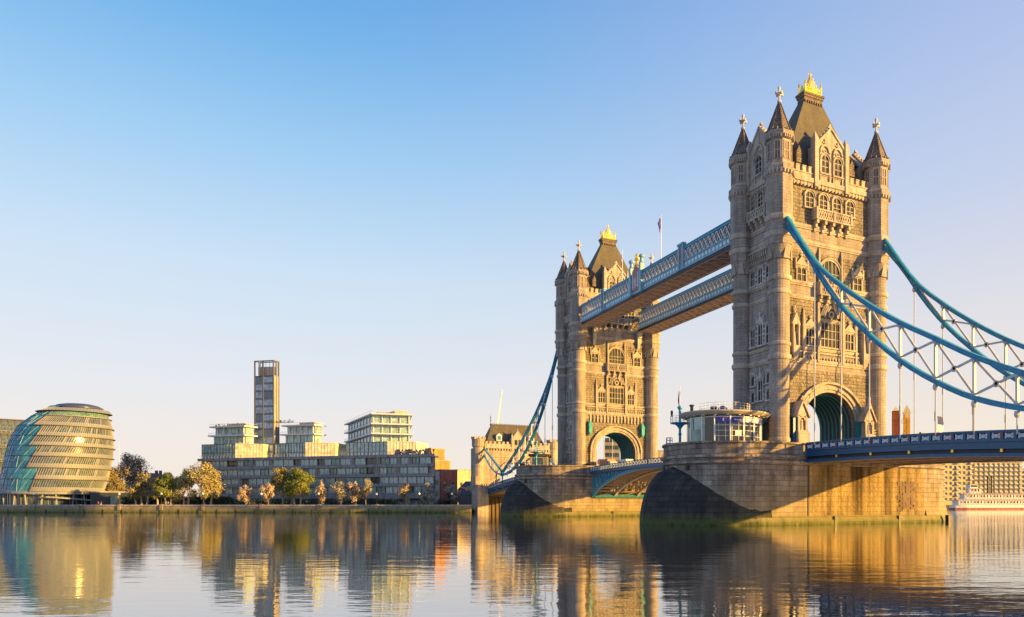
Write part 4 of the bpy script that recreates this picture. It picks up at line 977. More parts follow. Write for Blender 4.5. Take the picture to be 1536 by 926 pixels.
# glass office block: leaning stacked rings
def city_block():
    c0 = 82; th0 = math.atan((c0-PX0)/F); DD = 372.0; A = DD*math.cos(th0); k = 1
    t = broot('round_office_block', 'leaning egg-shaped glass office building with stacked ring floors and blue glass front', 'building', c0, A, rz=-th0)
    S = .2483
    # v(level) -> centre u, radius u (zoomed px)
    prof = [(715, 304, 318), (640, 322, 328), (570, 338, 326), (500, 352, 326), (435, 362, 322), (375, 374, 310), (310, 390, 288), (245, 424, 240), (205, 452, 204), (188, 470, 170)]
    def at(v):
        for i in range(len(prof)-1):
            a, b = prof[i], prof[i+1]
            if b[0] <= v <= a[0]: q = (a[0]-v)/(a[0]-b[0]); return a[1]+(b[1]-a[1])*q, a[2]+(b[2]-a[2])*q
        return prof[-1][1:] if v < prof[-1][0] else prof[0][1:]
    def ring(v):
        c, r = at(v); tl, tr = math.atan(((c-r)*S-PX0)/F), math.atan(((c+r)*S-PX0)/F); tm, al = (tl+tr)/2, (tr-tl)/2
        return DD*math.sin(tm-th0), DD*math.sin(al), hz(560+v*S, (DD-16)*math.cos(th0))-GZ
    yb = 0.0
    def arcpts(v, f0, f1, n, dr=0.0):
        x, r, z = ring(v); 
        return [(x+(r+dr)*math.sin(f0+(f1-f0)*i/n), yb-(r+dr)*math.cos(f0+(f1-f0)*i/n), z) for i in range(n+1)]
    def sheet(rows):
        mb = MB(); n = len(rows[0]); mb.add([p for r in rows for p in r], [(j*n+i, j*n+i+1, (j+1)*n+i+1, (j+1)*n+i) for j in range(len(rows)-1) for i in range(n-1)]); return mb
    fl = [715, 640, 570, 500, 435, 375, 310, 245]
    st = [(-.39, -.35), (-.35, -.316), (-.53, -.466), (-.466, -.38), (-.565, -.49), (-.49, -.434), (-.625, -.58)]   # where the ring floors begin (sine at foot and head)
    for i in range(7):
        v0, v1 = fl[i], fl[i+1]; f0, ft, f1 = math.asin(st[i][0]), math.asin(st[i][1]), math.pi*.95; n = 76
        vm = v0+(v1-v0)*.36; fm = f0+(ft-f0)*.36
        sheet([arcpts(v0, f0, f1, n, .15), arcpts(vm, fm, f1, n, .1)]).build('spandrel_band', M['panel_cream'], t)
        sheet([arcpts(vm, fm, f1, n, -.15), arcpts(v1, ft, f1, n, -.1)]).build('window_band', M['city_band'], t)
        mb = MB()
        p0_, pm_, p1_ = arcpts(v0, f0, f1, n, .22), arcpts(vm, fm, f1, n, .1), arcpts(v1, ft, f1, n, .05)
        for j in range(n+1): mb.beam(p0_[j], pm_[j], .12, .12); mb.beam(pm_[j], p1_[j], .13, .16)
        mb.build('mullions', M['panel_cream'], t)
        mb = MB(); p = arcpts(v0, f0, f1, n, .35)
        for j in range(n): mb.beam(p[j], p[j+1], .8, .24)
        mb.beam(p[0], p1_[0], .3); mb.build('sunshade', M['sunshade'], t)
        r_ = random.Random(i*5); A1, A2 = arcpts(v1, ft, f1, n, -.04), arcpts(vm, fm, f1, n, -.06)
        for j in range(36):
            if r_.random() < .13: MB().add([A1[j], A1[j+1], A2[j+1], A2[j]], [(0, 1, 2, 3)]).build('lowered_blind', M['panel_cream'], t)
    # top gallery with green glass, then canted roof
    f0, f1 = math.asin(-.58), math.pi*.95
    sheet([arcpts(245, f0, f1, 48, -.3), arcpts(207, f0, f1, 48, -.3)]).build('gallery_glass', M['green_glass'], t)
    mb = MB(); a_, b_ = arcpts(245, f0, f1, 48, -.2), arcpts(207, f0, f1, 48, -.2)
    for j in range(49): mb.beam(a_[j], b_[j], .09)
    p = arcpts(245, f0, f1, 48, .3)
    for j in range(48): mb.beam(p[j], p[j+1], .8, .3)
    mb.build('gallery_frame', M['panel_cream'], t)
    mb = MB(); a_, b_, c_ = arcpts(212, -math.pi, math.pi, 64, 1.2), arcpts(190, -math.pi, math.pi, 64, .9), arcpts(186, -math.pi, math.pi, 64, -1.2)
    m = len(a_); mb.add(a_+b_+c_, [(j*m+i, j*m+i+1, (j+1)*m+i+1, (j+1)*m+i) for j in range(2) for i in range(m-1)])
    for j in range(0, 64): mb.beam(a_[j], b_[j], .16)
    mb.build('roof_rim', M['panel_cream'], t)
    x, r, z = ring(188); mb = MB(); pr = [(r-.9, z), (r*.93, z+.7), (r*.75, z+1.6), (r*.5, z+2.1), (0, z+2.3)]; mb.lathe(pr, x, yb, 40); mb.build('solar_roof', M['pv_roof'], t, smooth=True)
    # blue glazed front on the left, zigzag edge following the floors
    gl = fl + [205, 176]; se = st + [(-.58, -.6), (-.6, -.67)]
    for i in range(len(gl)-1):
        f1_, f1t = math.asin(se[i][0]) - .005, math.asin(se[i][1]) - .005; f0_ = -math.pi*.62
        v0, v1 = gl[i], gl[i+1]
        a0, a1 = arcpts(v0, f0_, f1_, 26, -.1), arcpts(v1, f0_, f1t, 26, -.1); sheet([a0, a1]).build('blue_glazing', M['city_glass'], t)
        mb = MB()
        for j in range(0, 27, 2): mb.beam(a0[j], a1[j], .14)
        mid = [tuple((Vector(p)+Vector(q))/2) for p, q in zip(a0, a1)]
        for row in (a0, mid, a1):
            for j in range(26): mb.beam(row[j], row[j+1], .12 if row is mid else .2)
        mb.build('glazing_frame', M['teal_dark'], t)
        for j in range(2, 24, 5):
            MB().beam(a0[j], a1[min(26, j+2)], .22, .12).build('diagonal_brace', M['sky_paint'], t)
            if (i+j) % 2: MB().beam(a0[min(26, j+4)], a1[min(26, j+3)], .22, .12).build('diagonal_brace', M['sky_paint'], t)
    # undercroft
    x, r, z = ring(715)
    MB().lathe([(r+.3, z-1.0), (r+.5, z-.7), (r+.5, z), (r, z+.1), (0, z+.1)], x, yb, 48).build('soffit_ring', M['panel_cream'], t)
    MB().lathe([(r*.86, -.1), (r*.86, z-.9), (0, z-.9)], x, yb, 40).build('lobby_glass', M['dark_glass'], t)
    for i in range(20):
        a = -1.5+3.0*i/19; px_, py_ = x+(r*.86+.05)*math.sin(a), yb-(r*.86+.05)*math.cos(a); MB().beam((px_, py_, 0), (px_, py_, z-.9), .15).build('lobby_mullion', M['panel_cream'], t)
    for i in range(9):
        a = -1.1+2.4*i/8; px_, py_ = x+(r*.97)*math.sin(a), yb-(r*.97)*math.cos(a); MB().beam((px_, py_, 0), (px_+.4*(1 if i % 2 else -1), py_, z-.7), .42).build('column', M['panel_cream'], t)
    mb = MB(); q = [(x+(r+.6)*math.sin(-.1+1.1*i/14), yb-(r+.6)*math.cos(-.1+1.1*i/14), 3.3-1.5*i/14) for i in range(15)]
    for i in range(14): mb.beam(q[i], q[i+1], 1.2, .5)
    mb.build('ramp', M['panel_cream'], t)
    return t
city_block()
def storey_block(name, label, px0, px1, a, ytop, ybot, floors, mats, depth=14, cat='building', nw=8, group=None, rail=True, rz=0.0):
    """flat-roofed block: projecting slabs, recessed glazing split in windows"""
    c = (px0+px1)/2; t = broot(name, label, cat, c, a, group, rz+vang(c)); W = (px1-px0)/F*a/2; z0, z1 = max(-.1, lz(ybot, a)), lz(ytop, a); h = (z1-z0)/floors
    MB().box(-W+.5, W-.5, .8, depth, z0, z1-.1).build('wall', M[mats[0]], t)
    for i in range(floors+1): MB().box(-W, W, 0, depth+.3, z0+i*h-.22, z0+i*h+.12).build('slab', M[mats[1]], t)
    pr = None
    for i in range(floors):
        for j in range(nw):
            x = -W+.6+(2*W-1.2)*(j+.5)/nw
            if pr is None:
                fw_ = (2*W-1.2)/nw; pr = MB().box(-fw_/2, -fw_/2+.1, -.1, .1, 0, h-.4).box(fw_/2-.1, fw_/2, -.1, .1, 0, h-.4).box(-fw_/2, fw_/2, -.1, .1, h-.5, h-.4).box(-.04, .04, -.08, .08, 0, h-.4).build('window', M['dark_steel'], t)
                MB().box(-fw_/2+.1, fw_/2-.1, -.03, .03, 0, h-.5).build('pane', M[mats[2]], pr); o = pr
            else: o = copy_tree(pr, t)
            o.location = (x, .7, z0+i*h+.14)
        if rail: 
            mb = MB().box(-W+.1, W-.1, .05, .1, z0+i*h+1.0, z0+i*h+1.08)
            for j in range(int(W*2/1.5)): x = -W+.1+j*1.5; mb.box(x, x+.05, .05, .1, z0+i*h+.1, z0+i*h+1.05)
            mb.build('railing', M['grey_steel'], t)
    return t
storey_block('flat_office_block', 'flat-roofed office block partly hidden behind the blue glass front at the left edge', -40, 34, 345, 628, 757, 6, ('panel_cream', 'sunshade', 'city_band'), nw=9)

# long riverside apartment block with glass houses and terraces on its roof
def main_block():
    pl, pr_ = pt(298, 314), pt(652, 282); d = pr_ - pl; Lb = d.length; rz = math.atan2(d.y, d.x)
    t = thing('riverside_apartments', 'long grey riverside apartment block with ribbon windows and glass boxes on its roof', 'building', (pl.x, pl.y, GZ), rz)
    a_of = lambda x: 314 + (282-314)*x/Lb
    H = 18.7; base = 4.4; fh = (H-base)/4
    MB().prism([(0, 1.2), (Lb-.6, 1.2), (Lb-20, 22), (0, 22)], 'z', -.1, H-.6).build('wall', M['block_cladding'], t)
    # staggered slabs
    for i in range(5):
        z = base+i*fh; z0 = z-.75 if i else z-1.6
        MB().prism([(-.6 if i == 4 else .6*i, 0), (Lb-.3*(i % 2), 0), (Lb-.3*(i % 2)-22.5, 23.5), (0, 23.5)], 'z', z0, z+(.35 if i < 4 else .3)).build('slab_band', M['block_cladding'], t)
    r_ = random.Random(3); protos = {}
    def win(x, z, w, h, kind):
        key = (round(w, 1), kind)
        if key not in protos:
            o = MB().box(-w/2, -w/2+.12, -.12, .1, 0, h).box(w/2-.12, w/2, -.12, .1, 0, h).box(-w/2, w/2, -.12, .1, h-.12, h).box(-w/2, w/2, -.12, .1, 0, .1).box(-.05, .05, -.1, .1, 0, h).build('window', M['dark_steel' if kind else 'panel_cream'], t)
            MB().box(-w/2+.1, w/2-.1, -.03, .03, .1, h-.1).build('pane', M[('teal_glass', 'dark_glass', 'green_glass')[kind]], o); protos[key] = o
        else: o = copy_tree(protos[key], t)
        o.location = (x, .75 if kind != 1 else 1.1, z)
    for i in range(4):
        x = 1.5+1.5*i; z = base+i*fh+.35; h = fh-1.1
        while x < Lb-3:
            w = r_.choice((3.2, 4.0, 4.0, 5.0))
            if x + w > Lb-.5: break
            if r_.random() < .16:      # solid pier with a pale reveal
                MB().box(x, x+1.1, .15, 1.25, z, z+h).build('pier', M['block_cladding'], t); MB().box(x+1.1, x+1.45, .5, 1.25, z, z+h).build('reveal', M['cream_render'], t); x += 1.6; continue
            win(x+w/2, z, w-.15, h, r_.choice((0, 0, 0, 1, 2))); x += w
    # ground floor: pale wall with round mural panels, then dark shop glazing
    MB().box(4, Lb*.5, .9, 1.25, 0, 3.1).build('ground_wall', M['cream_render'], t)
    MB().box(Lb*.5, Lb-1, .7, 1.25, 0, 3.1).build('shop_glass', M['dark_glass'], t)
    for i in range(18): x = Lb*.5+.3+i*(Lb*.5-2)/18; MB().box(x, x+.14, .55, .8, 0, 3.1).build('shop_mullion', M['dark_steel'], t)
    for px, rr in ((327, 1.3), (352, 1.7), (402, 1.6), (432, 1.7), (466, 1.5)):
        x = (px-298)/(652-298)*Lb; x = Lb*((px-298)*282)/((px-298)*282+(652-px)*314)
        mb = MB(); 
        for k in range(4):
            mb.xf = lambda p, x=x: Vector((x+p.x, .85+p.y*.1-.0, 1.5+p.z)); c = [(0, 0), (.55*rr, .4), (-.5*rr, .5), (.2*rr, -.6)][k]
            mb.arc(c[0], c[1], rr*(.25+.08*k), rr*(.42+.1*k), -.6-.2*k, .3, 0, 360, 14)
        mb.build('mural_ring', M['navy_cladding' if px % 2 else 'dark_steel'], t)
    for i in range(5): x = 14+i*8.3; MB().box(x, x+1.3, .8, 1.0, 0, 2.3).build('door', M['dark_steel'], t)
    X = lambda px: Lb*((px-298)*282)/((px-298)*282+(652-px)*314)
    # glass roof houses and the stepped terraces above them
    def loc_px(x, y):
        p = Matrix.Rotation(rz, 3, 'Z') @ Vector((x, y, 0)) + pl - Vector((CX, CY, 0)); p.z = 0
        return PX0 + F*p.dot(RT)/p.dot(FW)
    def back(x, y0, px):      # how far back the end wall must run to reach the given bearing
        y = y0
        while loc_px(x, y) < px and y < 70: y += .25
        return y
    def XS(px, y):
        lo, hi = -40.0, Lb+60
        for _ in range(40):
            m_ = (lo+hi)/2
            if loc_px(m_, y) < px: lo = m_
            else: hi = m_
        return lo
    YF = iter((1.5, 11.0, 20.0))
    for (p0, p1, pm, yt, yb_, q0, q1, yt2, fl2) in ((303, 394, 353, 664, 687, 311, 377, 631, 2), (412, 502, 458, 655, 680, 419, 482, 622, 2), (519, 624, 581, 649, 675.5, 519, 619, 614, 3)):
        yf = next(YF); x0, xm = XS(p0, yf), XS(pm, yf); x1 = XS(p1, yf+5.5); a = a_of(xm)+yf; z0, z1 = H-.1, H+(yb_-yt)/F*a; yb1 = yf+18
        g_ = MB().box(x0, xm, yf, yb1, z0, z1).build('glass_house', M['teal_glass'], t)
        mb = MB(); n = 11; e = yf-.12
        for i in range(n+1): x = x0+(xm-x0)*i/n; mb.box(x-.06, x+.06, e, yf, z0, z1)
        for q in (.04, .42, .98): mb.box(x0, xm, e-.02, yf, z0+(z1-z0)*q-.06, z0+(z1-z0)*q+.08)
        mb.build('glazing_bar', M['dark_steel'], g_)
        h_ = MB().prism([(xm+.01, yf), (x1, yf+5.5), (x1-3, yb1), (xm+.01, yb1)], 'z', z0, z1+.1).build('sunny_wing', M['painted_glare_glass'], t)  # same glazing as the teal front; the cream colour paints in the sun
        mb = MB(); n = 9; A_, B_ = Vector((xm, yf-.07, 0)), Vector((x1, yf+5.43, 0))
        for i in range(n+1): p = A_.lerp(B_, i/n); mb.beam((p.x, p.y, z0), (p.x, p.y, z1), .12)
        for q in (.03, .42, .98): mb.beam(A_+Vector((0, 0, z0+(z1-z0)*q)), B_+Vector((0, 0, z0+(z1-z0)*q)), .12)
        mb.build('glazing_bar', M['yellow_brick'], h_)  # bars coloured pale to match the painted sunlight on this face
        if fl2 == 3:
            P_ = [pt(516, 357), pt(557, 312), pt(619, 317), pt(612, 352)]; inv_ = Matrix.Rotation(-rz, 3, 'Z'); Q = [inv_ @ (p-Vector((pl.x, pl.y, 0))) for p in P_]; cen = sum(Q, Vector((0, 0, 0)))/4
            def poly(k): return [((q-cen)*k+cen)[:2] for q in Q]
            aa = 312; za, zb2 = z1, hz(620.5, aa)-GZ; fh2 = (zb2-za)/3+.25; zt_ = za-.6
            for f_ in range(3):
                zz = zt_+fh2*f_
                MB().prism(poly(.86), 'z', zz, zz+fh2-.2).build('terrace_wall', M['teal_glass'], t); MB().prism(poly(1.0-.0*f_), 'z', zz+fh2-.35, zz+fh2+.15).build('terrace_slab', M['balcony_white'], t)
                mb = MB(); R_ = poly(.985); R2 = poly(.87)
                for (e0, e1, n) in ((0, 1, 26), (1, 2, 12)):
                    A_, B_ = Vector((*R_[e0], 0)), Vector((*R_[e1], 0)); mb.beam(A_+Vector((0, 0, zz+fh2+1.1)), B_+Vector((0, 0, zz+fh2+1.1)), .07)
                    for i in range(n+1): p = A_.lerp(B_, i/n); mb.beam((p.x, p.y, zz+fh2+.1), (p.x, p.y, zz+fh2+1.1), .05)
                mb.build('railing', M['grey_steel'], t)
                for (e0, e1, n) in ((0, 1, 8), (1, 2, 4)):
                    A_, B_ = Vector((*R2[e0], 0)), Vector((*R2[e1], 0))
                    for i in range(n+(e0 == 1)): p = A_.lerp(B_, i/n); MB().beam((p.x, p.y, zz), (p.x, p.y, zz+fh2-.3), .4).build('terrace_column', M['balcony_white'], t)
            top = zt_+fh2*3; MB().prism(poly(.5), 'z', top, top+1.7).build('plant_room', M['soffit_paint'], t)
            MB().prism([((q-Q[2])*.3+Q[2]+Vector((-5, 3, 0)))[:2] for q in Q], 'z', top, top+2.0).build('roof_room', M['cream_render'], t)
            continue
        u0, u1 = XS(q0, yf+1.3), XS(q1, yf+1.3)-3.5; zt_ = z1; fh2 = ((yt-yt2)/F*a-1.6)/2; D2 = max(yf+8, back(u1, yf+1.5, q1)); g0 = yf+1.3
        for f_ in range(fl2):
            s_ = .8*f_; zz = zt_+fh2*f_
            MB().box(u0+1.5+s_, u1-1.2, g0+1.8, D2-1.5, zz, zz+fh2).build('terrace_wall', M['teal_glass'], t)
            MB().box(u0+.2+s_, u1, g0, D2, zz+fh2-.34, zz+fh2+.2).build('terrace_slab', M['balcony_white'], t)
            for q in range(5): x = u0+2.0+s_*2+(u1-u0-4-2*s_)*q/4; MB().box(x-.2, x+.2, g0+1.4, g0+1.8, zz, zz+fh2-.3).build('terrace_column', M['balcony_white'], t)
            mb = MB(); A_ = u0+.4+s_; B_ = u1-.2
            mb.box(A_, B_, g0+.1, g0+.15, zz+fh2+1.0, zz+fh2+1.08); mb.box(B_, B_+.05, g0+.1, D2-.2, zz+fh2+1.0, zz+fh2+1.08); x = A_
            while x < B_: mb.box(x, x+.05, g0+.1, g0+.15, zz+fh2+.1, zz+fh2+1.0); x += 1.2
            mb.build('railing', M['grey_steel'], t)
        top = zt_+fh2*fl2
        MB().box(u0+(u1-u0)*.42, u1-2.5, g0+3, max(g0+5, D2-3), top, top+1.3).build('plant_room', M['soffit_paint'], t)
        mb = MB(); r2_ = random.Random(int(px))
        for q in range(26):
            x = r2_.uniform(u0+2, u1-2); z = top+.2+r2_.random()*.9; s_ = r2_.uniform(.15, .4); mb.add([(x-s_, 3.6, z), (x+s_, 3.8, z-.1), (x, 3.5, z+s_*1.4), (x+.1, 3.9, z-s_)], [(0, 1, 2), (0, 1, 3)])
        mb.box(u0+2, u1-2, 3.5, 4.0, top+.15, top+.3); mb.build('roof_planting', M['leaf_olive'], t)
    mb = MB(); r2_ = random.Random(9)
    for q in range(160):
        x = r2_.choice((r2_.uniform(X(600), X(650)), r2_.uniform(X(600), X(640)))); z = H+.3+r2_.random()*1.6; s_ = r2_.uniform(.2, .45); y = r2_.uniform(.6, 1.2)
        mb.add([(x-s_, y, z), (x+s_, y+.2, z-.1), (x, y-.1, z+s_*1.4), (x+.1, y+.3, z-s_)], [(0, 1, 2), (0, 1, 3)])
    mb.build('roof_planting', M['leaf_mauve'], t)
    mb = MB().box(0, Lb-.3, .2, .25, H+1.3, H+1.38)
    for i in range(70): x = Lb*i/70; mb.box(x, x+.05, .2, .25, H+.2, H+1.3)
    mb.build('railing', M['grey_steel'], t)
main_block()
def campanile():
    a = 318; t = broot('slim_tower', 'very slim tall residential tower with an open frame at its top', 'building', 396.5, a, rz=R(-12)); W, D_ = 4.4, 2.8; z0, z1 = 0, lz(541, a)
    MB().box(-W, W, 0, D_, z0, z1-6.2).build('core', M['navy_cladding'], t)
    mb = MB()
    for x in (-W, W, -.55):
        mb.box(x-.22, x+.22, -.3, .1, z0, z1)
    for y in (D_/2, D_): mb.box(W-.1, W+.25, y-.25, y+.25, z0, z1)
    for x in (-W, W): mb.box(x-.22, x+.22, D_-.2, D_+.1, z1-6.4, z1)
    mb.box(-W-.2, W+.2, -.3, 0, z1-.4, z1); mb.box(-W-.2, W+.2, D_-.2, D_+.1, z1-.4, z1); mb.box(W-.1, W+.25, 0, D_, z1-.4, z1); mb.box(-W-.25, -W+.1, 0, D_, z1-.4, z1)
    for k in range(5): x = -W+2*W*k/5; mb.box(x-.05, x+.05, -.2, -.1, z1-6, z1)
    mb.build('frame', M['steel_grey'], t)
    MB().box(W, W+.12, .3, D_-.3, z0, z1-6.2).build('side_cladding', M['pale_cladding'], t)
    MB().box(-W+1.2, W-.6, .6, D_-.5, z1-6.2, z1-2.5).build('roof_room', M['pale_cladding'], t)
    n = 17; fh = (z1-6.5)/n
    for i in range(n):
        z = i*fh
        MB().box(-W, W, -.12, .02, z, z+.4).build('floor_band', M['block_cladding'], t)
        for (xa_, xb_, nn) in ((-W+.35, -.85, 2), (-.25, W-.35, 3)):
            o = MB().box(xa_, xb_, -.06, -.02, z+.5, z+fh-.15).build('window', M['grey_glass' if (i*3+nn) % 5 else 'panel_cream'], t); mb = MB()
            for k in range(nn+1): x = xa_+(xb_-xa_)*k/nn; mb.box(x-.05, x+.05, -.12, -.05, z+.5, z+fh-.15)
            mb.box(xa_, xb_, -.12, -.06, z+.5, z+.6); mb.build('window_frame', M['pale_cladding'], o)
campanile()
# smaller buildings between the block and the abutment
def house(name, label, px0, px1, a, ytop, mat, depth=14, roof=None, rh=2.5, wins=(), rz=0.0, chimneys=()):
    c = (px0+px1)/2; t = broot(name, label, 'building', c, a, rz=rz+vang(c)); W = (px1-px0)/F*a/2; z1 = lz(ytop, a)
    MB().box(-W, W, 0, depth, -.1, z1).build('wall', M[mat], t)
    if roof: o = MB().taper((-W-.2, W+.2, -.3, depth+.2), (-W+rh*.6, W-rh*.6, depth*.42, depth*.58), z1, z1+rh).build('roof', M[roof], t)
    else: o = MB().box(-W-.1, W+.1, -.12, depth+.1, z1, z1+.4).build('parapet', M['pale_cladding'], t)
    for x in chimneys: MB().box(x*W-.6, x*W+.6, depth*.4, depth*.4+1.4, z1, z1+rh+1.2).build('chimney', M['brown_brick'], o)
    for (u, v, w_, h_) in wins:
        f_ = MB().box(u*W-w_/2-.1, u*W+w_/2+.1, -.08, .05, v-.1, v+h_+.1).build('window', M['pale_cladding'], t); MB().box(u*W-w_/2, u*W+w_/2, -.12, -.085, v, v+h_).build('pane', M['dark_glass'], f_)
    return t
W4 = tuple((u, v, 1.1, 1.5) for v in (3, 6.6, 10.2) for u in (-.6, 0, .6))
house('orange_brick_building', 'orange brick building with small windows just right of the long grey block', 646, 677, 300, 692, 'orange_brick', depth=5, wins=W4, rz=R(28))
house('orange_brick_attic', 'set-back orange brick top storey with a terrace, above the orange brick building', 646, 668, 303, 674, 'orange_brick', depth=5, wins=((-.5, 15.5, 1.2, 1.8), (.1, 15.5, 1.2, 1.8), (.6, 15.5, 1.2, 1.8), (-.2, 18.6, 1.6, 1.0)), rz=R(28))
house('red_gabled_building', 'dark red rendered building with pale corner stones behind the blossom trees', 660, 687, 290, 706, 'red_brick', depth=5, wins=((0, 3, 1.6, 2), (-.5, 7.5, .9, 1.4), (.5, 7.5, .9, 1.4)), rz=R(25))
house('beige_block', 'plain beige block with a few small windows behind the warehouse roofs', 685, 711, 310, 706, 'cream_render', depth=5, wins=((-.5, 8, .9, 1.2), (.1, 8, .9, 1.2), (.6, 8, .9, 1.2), (-.1, 4.5, .9, 1.2)), rz=R(25))
house('white_gate_building', 'narrow white building squeezed between orange and red buildings', 650, 661, 288, 707, 'white_render', wins=((0, 8, 1, 1.5), (0, 4, 1, 1.5)))
house('warehouse', 'low brick warehouse with a dark pitched roof beside the abutment', 688, 716, 282, 734, 'red_brick', 12, 'shed_roof', 3.0, wins=((-.4, 1.5, .8, 1.2), (.2, 1.5, .8, 1.2)), rz=R(-8))
house('quay_shed', 'dark blue quayside shed next to the abutment wall', 690, 714, 268, 742, 'navy_cladding', 8, 'shed_roof', 1.5)
house('chimney_house', 'brown brick house with a row of chimneys rising behind the trees', 202, 243, 345, 716, 'yellow_brick', 12, 'brown_brick', 2.0, chimneys=(-.75, -.45, -.15, .5, .75))
house('low_pavilion', 'low dark glazed pavilion beside the round office block', 143, 206, 292, 739, 'navy_cladding', 10, None)
o = broot('glass_kiosk', 'small lit glass kiosk with pale frame before the low dark pavilion', 'kiosk', 170, 289); MB().box(-.9, .9, 0, 1.6, 0, 3.6).build('glass', M['green_glass'], o); MB().box(-1, -.88, -.1, 1.7, 0, 3.8).box(.88, 1, -.1, 1.7, 0, 3.8).box(-.05, .05, -.12, 0, 0, 3.6).box(-1, 1, -.1, 1.7, 3.6, 3.85).box(-.9, .9, -.05, 0, 0, .9).build('frame', M['yellow_brick'], o)
for px, py, a, lab in ((179, 664, 380, 'thin grey mast sticking up behind the dark mauve tree'), (753, 612, 420, 'thin aerial mast behind the abutment roof')):
    o = broot('aerial_mast', lab, 'mast', px, a); MB().lathe([(.16, 0), (.07, lz(py, a))], 0, 0, 6).build('pole', M['grey_steel'], o)
def crane():
    a = 560; t = broot('tower_crane', 'pale luffing construction crane far behind the abutment roof', 'crane', 744, a); k = a/F
    mb = MB(); H = lz(650, a)
    for s in (-1, 1):
        for q in (-1, 1): mb.box(s*.9-.12, s*.9+.12, q*.9-.12, q*.9+.12, 0, H)
    for i in range(20): z = H*i/20; mb.beam((-.9, -.9, z), (.9, -.9, z+H/20), .12)
    mb.build('mast', M['flag_white'], t)
    mb = MB(); p, q = Vector((0, 0, H)), Vector((8.5*k, 0, lz(585, a)))
    for s in (-1, 1): mb.beam(p+Vector((0, s*.7, 0)), q+Vector((0, s*.2, 0)), .3)
    mb.beam(p+Vector((.9, 0, 0)), q+Vector((.3, 0, 0)), .3)
    for i in range(14): a1, a2 = p.lerp(q, i/14), p.lerp(q, (i+1)/14); mb.beam(a1+Vector((0, -.6, 0)), a2+Vector((.7, 0, 0)), .16); mb.beam(a1+Vector((.8, 0, 0)), a2+Vector((0, -.6, 0)), .16)
    mb.build('jib', M['flag_white'], t); MB().box(-.8, 1.2, -1, 1, H-1.5, H+.6).build('cab', M['red_paint'], t)
crane()
# buildings glimpsed beyond the far span
house('grey_terrace_house', 'grey-blue block glimpsed between the abutment and the far tower', 812, 845, 330, 668, 'block_cladding', 12, None, wins=((-.5, 12, 1.5, 2), (.2, 12, 1.5, 2), (-.5, 17, 1.5, 2), (.2, 17, 1.5, 2), (.2, 7, 1.5, 2)))
house('grey_glass_block', 'tall pale grey glazed block seen through the far road arch', 906, 930, 420, 662, 'block_cladding', 8, None, wins=tuple((u, v, 2.2, 2.2) for u in (-.6, 0, .6) for v in (18, 22, 26, 30, 34)))
house('tiled_terrace_house', 'cream house with a red tiled roof seen through the far road arch', 893, 925, 360, 696, 'cream_render', 12, 'tile_roof', 2.5, wins=((-.6, 10, 1.3, 2), (-.1, 10, 1.3, 2), (.4, 10, 1.3, 2), (-.6, 6, 1.3, 2)))
house('pale_terrace_block', 'pale block right of the far tower above the bascule leaf', 968, 1040, 380, 677, 'cream_render', 12, None, wins=((-.6, 20, 1.3, 2), (-.1, 20, 1.3, 2), (.4, 20, 1.3, 2), (-.35, 16, 1.3, 2), (.15, 16, 1.3, 2)))

# apartments and the paddle steamer to the right of the near pier
def apartments(name, label, px0, px1, a, ytop, cols, rows, mat, bal):
    c = (px0+px1)/2; t = broot(name, label, 'building', c, a, rz=vang(c)+R(32)); W = (px1-px0)/F*a/2*1.12; H = lz(ytop, a)
    MB().box(-W, W, 0, 9, -.1, H).build('wall', M[mat], t); MB().box(-W-.3, W+.3, -.4, 9.3, H, H+.8).build('cornice', M['pale_cladding'], t)
    pw = pb = None; fh = (H-2)/rows
    for i in range(rows):
        for j in range(cols):
            x = -W+2*W*(j+.5)/cols; z = 2+i*fh
            if pw is None:
                pw = MB().box(-.75, .75, -.12, .02, 0, 1.9).build('window', M['pale_cladding'], t); MB().box(-.6, .6, -.16, -.125, .15, 1.75).build('pane', M['dark_glass'], pw); o = pw
            else: o = copy_tree(pw, t)
            o.location = (x-.6, 0, z+.4)
            if (j % bal) == 1 or bal == 1:
                if pb is None:
                    pb = MB().box(-.95, .95, -1.3, 0, -.12, .0).box(-.95, .95, -1.3, -1.22, .35, .9).box(-.95, -.87, -1.3, 0, 0, .9).box(.87, .95, -1.3, 0, 0, .9).build('balcony', M['balcony_white'], t); o = pb
                else: o = dup(pb, (0, 0, 0), t)
                o.location = (x+.7, 0, z)
    return t
apartments('waterside_apartments', 'tall ochre apartment building with white balconies just right of the near pier', 1404, 1458, 470, 672, 8, 10, 'yellow_brick', 3)
apartments('waterside_apartments', 'long ochre apartment building with rows of white balconies behind the paddle steamer', 1459, 1532, 480, 694, 10, 9, 'yellow_brick', 1)
apartments('waterside_apartments', 'plain cream waterside building at the far right edge', 1534, 1600, 485, 705, 8, 7, 'cream_render', 2)
